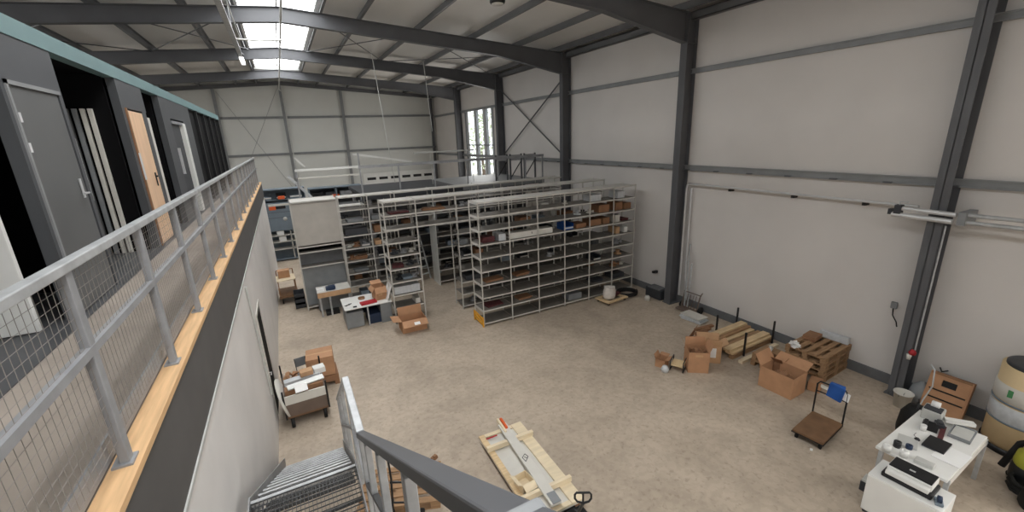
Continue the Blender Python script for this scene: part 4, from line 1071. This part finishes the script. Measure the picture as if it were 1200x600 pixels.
# dolly with handle
t = thing('platform_trolley', 'brown platform trolley with black tube handle', 'trolley', (7.57, 3.14, 0), .12)
MB().bx(-.41, -.235, .14, .41, .235, .18).build('deck', 'brownply', t, bevel=.004)
MB().bx(-.42, -.245, .125, .42, .245, .14).build('frame', 'blackm', t)
MB().tube([(.4, -.23, .15), (.4, -.23, .76), (.4, -.19, .82), (.4, .19, .82), (.4, .23, .76), (.4, .23, .15)], .015).build('handle', 'blackm', t)
MB().tube([(.4, -.23, .62), (.4, .23, .62)], .012).build('crossbar', 'blackm', t)
for x in (-.33, .33):
    for y in (-.18, .18):
        c = MB().bx(x - .03, y - .03, .09, x + .03, y + .03, .125).build('caster', 'blackm', t)
        MB().lathe([(0, -.018), (.055, -.018), (.055, .018), (0, .018)], 14, (x, y, .055), 'y').build('wheel', 'rubber', c)
b = MB().box((0, 0, -.1), (.05, .24, .28), rot(x=.12)).box((.05, .01, -.02), (.1, .22, .1), rot(z=.1))
solo(b, 'blue_cloth', 'blue', 'bright blue cloth hanging over the platform trolley handle', 'cloth', loc=(7.96, 3.13, .83), bevel=.015)
solo(MB().box((0, 0, 0), (.006, .11, .16), rot(x=.1)), 'paper_tag', 'paper', 'white paper tag on the platform trolley handle', 'paper', loc=(7.985, 2.98, .71))
solo(MB().box((0, 0, 0), (.02, .12, .06)), 'pale_tag', 'offwhite', 'small pale tag left of the blue cloth', 'tag', loc=(7.95, 3.3, .74))
# bucket
t = thing('plastic_bucket', 'white plastic bucket at the foot of the nearest column', 'bucket', (9.78, 2.78, 0))
MB().lathe([(0, 0), (.11, 0), (.145, .28), (.155, .28), (.155, .3), (.135, .3), (.1, .02), (0, .02)], 24).build('body', 'offwhite', t)
MB().tube([(.15 * math.cos(a), .02, .28 - .1 * abs(math.sin(a))) for a in [PI * k / 10 for k in range(11)]], .004, 6).build('bail', 'blackm', t)
# socket & cable on nearest column + red valve
t = thing('wall_socket', 'grey wall socket with black cable beside the nearest column', 'socket', (XR - .02, 3.42, 1.72))
MB().bx(-.05, -.05, -.07, 0, .05, .07).build('box', 'grey', t, bevel=.008)
MB().tube([(-.04, 0, -.06), (-.06, -.02, -.2), (-.12, -.12, -.3), (-.3, -.2, -.32)], .012, 6).build('cable', 'rubber', t)
t = thing('hose_valve', 'red valve with white nozzle on the nearest column', 'valve', (10.0, 2.86, 1.0))
MB().lathe([(0, 0), (.05, 0), (.06, .05), (.03, .1), (0, .1)], 14).build('knob', 'red', t)
MB().lathe([(0, -.1), (.03, -.1), (.045, 0), (0, 0)], 12, (-.03, .03, -.0)).build('nozzle', 'offwhite', t)
solo(MB().tube([(10.02, 2.84, 1.1), (10.02, 2.84, 3.5)], .014, 6), 'riser_pipe', 'galv', 'thin bright pipe climbing the nearest right column', 'pipe')
solo(MB().tube([(XR - .05, 2.55, .75), (XR - .1, 2.5, .7), (XR - .1, 2.42, .76)], .014, 6), 'wall_hook', 'blackm', 'small black hook on the wall above the crate board', 'hook')
# wooden slotted board leaning
t = thing('slotted_crate', 'orange brown slotted crate leaning against the right wall', 'crate', (9.95, 2.3, 0), .0)
R_ = rot(y=.3)
def lb(y0, y1, z0, z1, x0=-.01, x1=.01):
    return MB().box(R_ @ Vector(((x0 + x1) / 2, (y0 + y1) / 2, (z0 + z1) / 2)), (x1 - x0, y1 - y0, z1 - z0), R_)
for z0, z1 in ((.02, .3), (.33, .45), (.48, .56), (.68, .78)): lb(-.27, .27, z0, z1).build('board', 'card', t)
lb(-.27, -.1, .56, .68).build('board', 'card', t); lb(.1, .27, .56, .68).build('board', 'card', t)
lb(-.27, .27, .0, .78, .012, .03).build('slot_shade_board', 'blackm', t)  # black backing puts shade into the open slots
lb(-.27, .27, .75, .79, -.02, .12).build('top_rail', 'carddark', t)
lb(-.29, -.25, 0, .79, .0, .12).build('side_rail', 'card', t); lb(.25, .29, 0, .79, 0, .12).build('side_rail', 'card', t)
solo(MB().tube([(9.96, 2.56, .95), (9.9, 2.48, .9), (9.84, 2.44, .6), (9.78, 2.5, .3), (9.68, 2.52, .03)], .012, 6), 'white_hose', 'film', 'pale thin hose hanging in front of the slotted crate', 'hose')
solo(MB().lathe([(0, 0), (.16, .0), (.19, .15), (.15, .34), (.05, .44), (0, .44)], 12), 'rubbish_bag', 'grey', 'grey sack between the column and slotted crate', 'bag', loc=(10.2, 2.66, 0))
# drum
t = thing('fibre_drum', 'large tan drum with pale bands and dark lid at the right edge', 'drum', (9.99, 1.33, 0))
MB().lathe([(0, 0), (.42, 0), (.42, 1.46), (0, 1.46)], 40).build('body', 'tan', t)
MB().lathe([(.425, .0), (.44, .0), (.44, .1), (.425, .1)], 40).build('base_ring', 'blackm', t)
MB().lathe([(.422, .55), (.432, .56), (.432, .82), (.422, .83)], 40).build('film_band', 'film', t)
MB().lathe([(.422, .9), (.434, .91), (.434, 1.16), (.422, 1.17)], 40).build('film_band', 'offwhite', t)
for z in (.53, .86): MB().lathe([(.422, z), (.438, z), (.438, z + .03), (.422, z + .03)], 40).build('strap', 'bluegrey', t)
MB().lathe([(0, 1.46), (.38, 1.46), (.38, 1.5), (.34, 1.51), (0, 1.5)], 40).build('lid', 'darkgrey', t)
MB().bx(-.41, .12, 1.0, -.36, .2, 1.12).build('green_clip', 'green', t)
# vacuum
t = thing('vacuum_cleaner', 'lime and black workshop vacuum by the drum', 'vacuum cleaner', (8.95, .98, 0), .3)
MB().lathe([(0, .08), (.2, .08), (.22, .14), (.22, .34), (.2, .36)], 24).build('tank', 'blackm', t)
MB().lathe([(.2, .36), (.21, .4), (.19, .55), (.1, .6), (0, .6)], 24).build('motor_head', 'lime', t)
MB().tube([(-.12, 0, .58), (-.1, 0, .68), (.1, 0, .68), (.12, 0, .58)], .02).build('handle', 'blackm', t)
hp = [(.25 + .26 * math.cos(k / 9 * 2 * PI) - .5, .22 * math.sin(k / 9 * 2 * PI), .1 + .06 * k / 9) for k in range(24)]
MB().tube(hp, .03).build('hose', 'rubber', t)
for x, y in ((-.16, -.16), (.16, -.16), (-.16, .16), (.16, .16)): MB().lathe([(0, -.02), (.045, -.02), (.045, .02), (0, .02)], 12, (x, y, .045), 'x').build('wheel', 'rubber', t)
solo(MB().tube([(9.15, 1.3, .06), (9.22, 1.2, .5), (9.2, 1.0, .74), (9.18, .8, .6), (9.15, .7, .2), (9.0, .6, .05)], .045), 'black_hose', 'rubber', 'thick black hose arching behind the workshop vacuum', 'hose')
sack('black bag heap on the floor right of the white table', (8.5, .8, 0), .95, 'rubber', 'black_bag', 'bag')
# white table
t = thing('work_table', 'white table covered with papers and devices at lower right', 'table', (7.0, 1.32, 0), .03)
MB().bx(0, .05, .71, 1.56, .82, .75).build('table_top', 'white', t, bevel=.004)
for x in (.06, 1.54):
    for y in (.06, .76): MB().bx(x - .025, y - .025, 0, x + .025, y + .025, .71).build('leg', 'galv', t)
MB().bx(.05, .04, .62, 1.55, .06, .71).build('apron', 'offwhite', t)
t = thing('low_cabinet', 'white low cabinet under the printer at lower right', 'cabinet', (6.70, 1.62, -.0), .05)
MB().bx(-.24, -.38, .05, .24, .38, .64).build('body', 'white', t, bevel=.006)
MB().bx(-.22, -.36, 0, .22, .36, .05).build('plinth', 'darkgrey', t)
MB().bx(-.25, -.37, .07, -.24, .37, .62).build('door', 'white', t)
t = thing('printer', 'black and white printer on the low white cabinet', 'printer', (6.72, 1.64, .64), .05)
MB().bx(-.17, -.26, 0, .17, .26, .07).build('base', 'blackm', t, bevel=.02)
MB().bx(-.175, -.22, .07, -.1, .22, .13).build('front_tray', 'white', t, bevel=.008)
MB().bx(-.1, -.23, .07, .17, .23, .16).build('body', 'white', t, bevel=.01)
MB().bx(-.09, -.22, .16, .16, .22, .18).build('scanner_lid', 'blackm', t, bevel=.008)
MB().bx(-.01, -.03, .18, .02, .03, .183).build('lid_mark', 'alu', t)
t = thing('tape_dispenser', 'blue grey tape dispenser at the cabinet front right', 'dispenser', (6.6, 1.31, .64), .4)
MB().bx(-.06, -.04, 0, .08, .04, .04).build('base', 'bluegrey', t, bevel=.01)
MB().lathe([(0, -.02), (.045, -.02), (.045, .02), (0, .02)], 16, (0, 0, .07), 'y').build('roll', 'navy', t)
t = thing('laptop', 'closed black laptop on the white table', 'laptop', (7.7, 1.71, .752), .05)
MB().bx(-.17, -.12, 0, .17, .12, .022).build('base', 'darkgrey', t, bevel=.006)
MB().bx(-.17, -.12, .022, .17, .12, .034).build('lid', 'blackm', t, bevel=.004)
solo(MB().bx(-.21, -.15, 0, .21, .15, .008), 'paper_sheet', 'paper', 'large white paper right of the black laptop', 'paper', loc=(7.6, 1.52, .752), rz=.0)
t = thing('paper_tray', 'grey tray with white edge at the table far end', 'tray', (8.3, 1.62, .752), .1)
MB().bx(-.2, -.12, 0, .2, .12, .01).bx(-.2, -.12, 0, -.19, .12, .05).bx(.19, -.12, 0, .2, .12, .05).bx(-.2, .11, 0, .2, .12, .05).build('tray', 'grey', t)
MB().bx(-.18, -.1, .01, .18, .1, .03).build('papers', 'alu', t)
solo(MB().box((0, 0, 0), (.34, .09, .05)), 'white_carton', 'white', 'long white box near the table far right corner', 'box', loc=(8.5, 1.72, .83), rz=-.9)
t = thing('desk_phone', 'black desk phone near the far left of the table', 'phone', (8.1, 1.92, .752), .2)
MB().prism([(-.1, 0), (.1, 0), (.1, .06), (-.1, .02)], -.09, .09, 'xz').build('base', 'blackm', t)
MB().bx(-.1, .03, .05, .1, .08, .09).build('handset', 'blackm', t, bevel=.015)
t = thing('label_printer', 'grey white label printer at the far end of the table', 'printer', (8.42, 2.0, .752), .1)
MB().bx(-.12, -.12, 0, .12, .12, .18).build('body', 'alu', t, bevel=.02)
MB().bx(-.12, -.1, .18, .04, .1, .2).build('top_cover', 'darkgrey', t)
MB().lathe([(0, -.05), (.05, -.05), (.05, .05), (0, .05)], 14, (.04, 0, .23), 'y').build('label_roll', 'paper', t)
for k, (x, y, r, h, m) in enumerate(((6.98, 2.02, .05, .1, 'white'), (7.05, 1.85, .05, .1, 'white'), (7.2, 1.98, .045, .09, 'blackm'), (7.3, 1.88, .04, .06, 'navy'))):
    solo(MB().lathe([(0, 0), (r, 0), (r, h), (r * .35, h), (r * .35, h - .02), (0, h - .02)], 18), 'tape_roll', m, '%s roll on the table near the printer, %s' % (('white', 'white', 'black', 'navy blue')[k], ('at the left corner', 'behind the scanner lid', 'beside the left edge', 'nearest the laptop')[k]), 'roll', 'rolls on the white table', loc=(x, y, .752))
solo(MB().box((0, 0, 0), (.12, .2, .05)), 'keyboard_case', 'alu', 'pale flat box left of the printer', 'box', loc=(7.1, 1.98 - .34, .778), rz=.1, bevel=.01)
solo(MB().bx(-.07, -.05, 0, .07, .05, .07).bx(-.05, -.03, .07, .05, .03, .1), 'label_holder_box', 'darkgrey', 'small dark box between phone and label printer', 'box', loc=(8.25, 1.86, .752), rz=.5, bevel=.008)
solo(MB().box((0, 0, 0), (.3, .22, .006), rot()), 'paper_sheet', 'alu', 'pale grey sheet beside the left rolls on the table', 'paper', loc=(7.45, 1.95, .757), rz=.3)
t = thing('computer_mouse', 'small black mouse beside the laptop on white table', 'mouse', (7.62, 1.9, .752), .4)
MB().lathe([(0, 0), (.035, 0), (.035, .012), (.02, .03), (0, .034)], 14).build('body', 'blackm', t)
MB().tube([(.03, 0, .01), (.1, .03, .005), (.18, .0, .005)], .003, 5).build('cable', 'rubber', t)
solo(MB().lathe([(0, 0), (.035, 0), (.04, .09), (.036, .09), (.032, .01), (0, .01)], 16), 'cup', 'white', 'white cup behind the laptop on the table', 'cup', loc=(7.95, 1.95, .752))
solo(MB().bx(-.2, -.03, 0, .2, .03, .02), 'ruler', 'maroon', 'dark flat bar with red end behind the laptop', 'bar', loc=(8.1, 1.78, .752), rz=.2)
# black office chair left of table
t = thing('black_bag', 'black upright bag on the floor behind the white table end', 'bag', (8.95, 2.33, 0), .3)
MB().lathe([(0, 0), (.2, 0), (.22, .12), (.2, .4), (.12, .56), (0, .58)], 14).build('body', 'rubber', t)
MB().tube([(-.1, 0, .54), (-.08, 0, .66), (.08, 0, .66), (.1, 0, .54)], .014).build('strap', 'blackm', t)
t = thing('floor_case', 'small dark case on the floor left of the low cabinet', 'case', (6.95, 2.12, 0), .1)
MB().bx(-.1, -.07, 0, .1, .07, .16).build('body', 'darkgrey', t, bevel=.01)
MB().bx(-.09, -.06, .16, .09, .06, .19).build('lid', 'alu', t)

# ================================================================== roof fittings
t = thing('pendant_lamp', 'round black lamp hanging under the right roof slope', 'lamp', (4.95, 9.72, 8.2))
MB().lathe([(0, 0), (.16, 0), (.18, .04), (.17, .12), (.08, .2), (0, .2)], 24).build('housing', 'blackm', t)
MB().lathe([(0, -.015), (.14, -.015), (.14, .0)], 24).build('diffuser', 'offwhite', t)
MB().tube([(0, 0, .2), (0, 0, .6)], .012).build('stem', 'blackm', t)
t = thing('light_strip', 'long galvanised cable tray with lamp hanging left of the skylight', 'lamp', (-.5, 0, 7.62))
MB().bx(-.05, 3, 0, .05, 14.5, .012).bx(-.05, 3, 0, -.046, 14.5, .06).bx(.046, 3, 0, .05, 14.5, .06).build('tray', 'galv', t)
MB().tube([(.1, 3, .25), (.1, 11.2, .2), (.12, 12.6, .1)], .012, 6).build('cable', 'alu', t)
MB().bx(-.05, 14.5, -.06, .05, 15.5, .02).build('lamp_body', 'tube', t)
MB().lathe([(0, 0), (.07, 0), (.07, .08), (0, .08)], 12, (0, 14.45, .0)).build('lamp_socket', 'blackm', t)
for y in (4.5, 8.5, 12.5): MB().tube([(0, y, .02), (0, y, 1.35)], .008, 6).build('hanger', 'galv', t)
MB().tube([(.0, 12.3, .02), (.5, 12.35, .02), (1.1, 12.4, .08)], .02, 6).build('side_arm', 'alu', t)
solo(MB().tube([(RX, 3.2, 8.5), (RX, 31.0, 8.5), (RX + .14, 31.1, 8.4), (RX + .22, 31.1, 2.5)], .03, 8), 'ridge_conduit', 'alu', 'pale conduit running under the ridge and down the far gable', 'pipe')
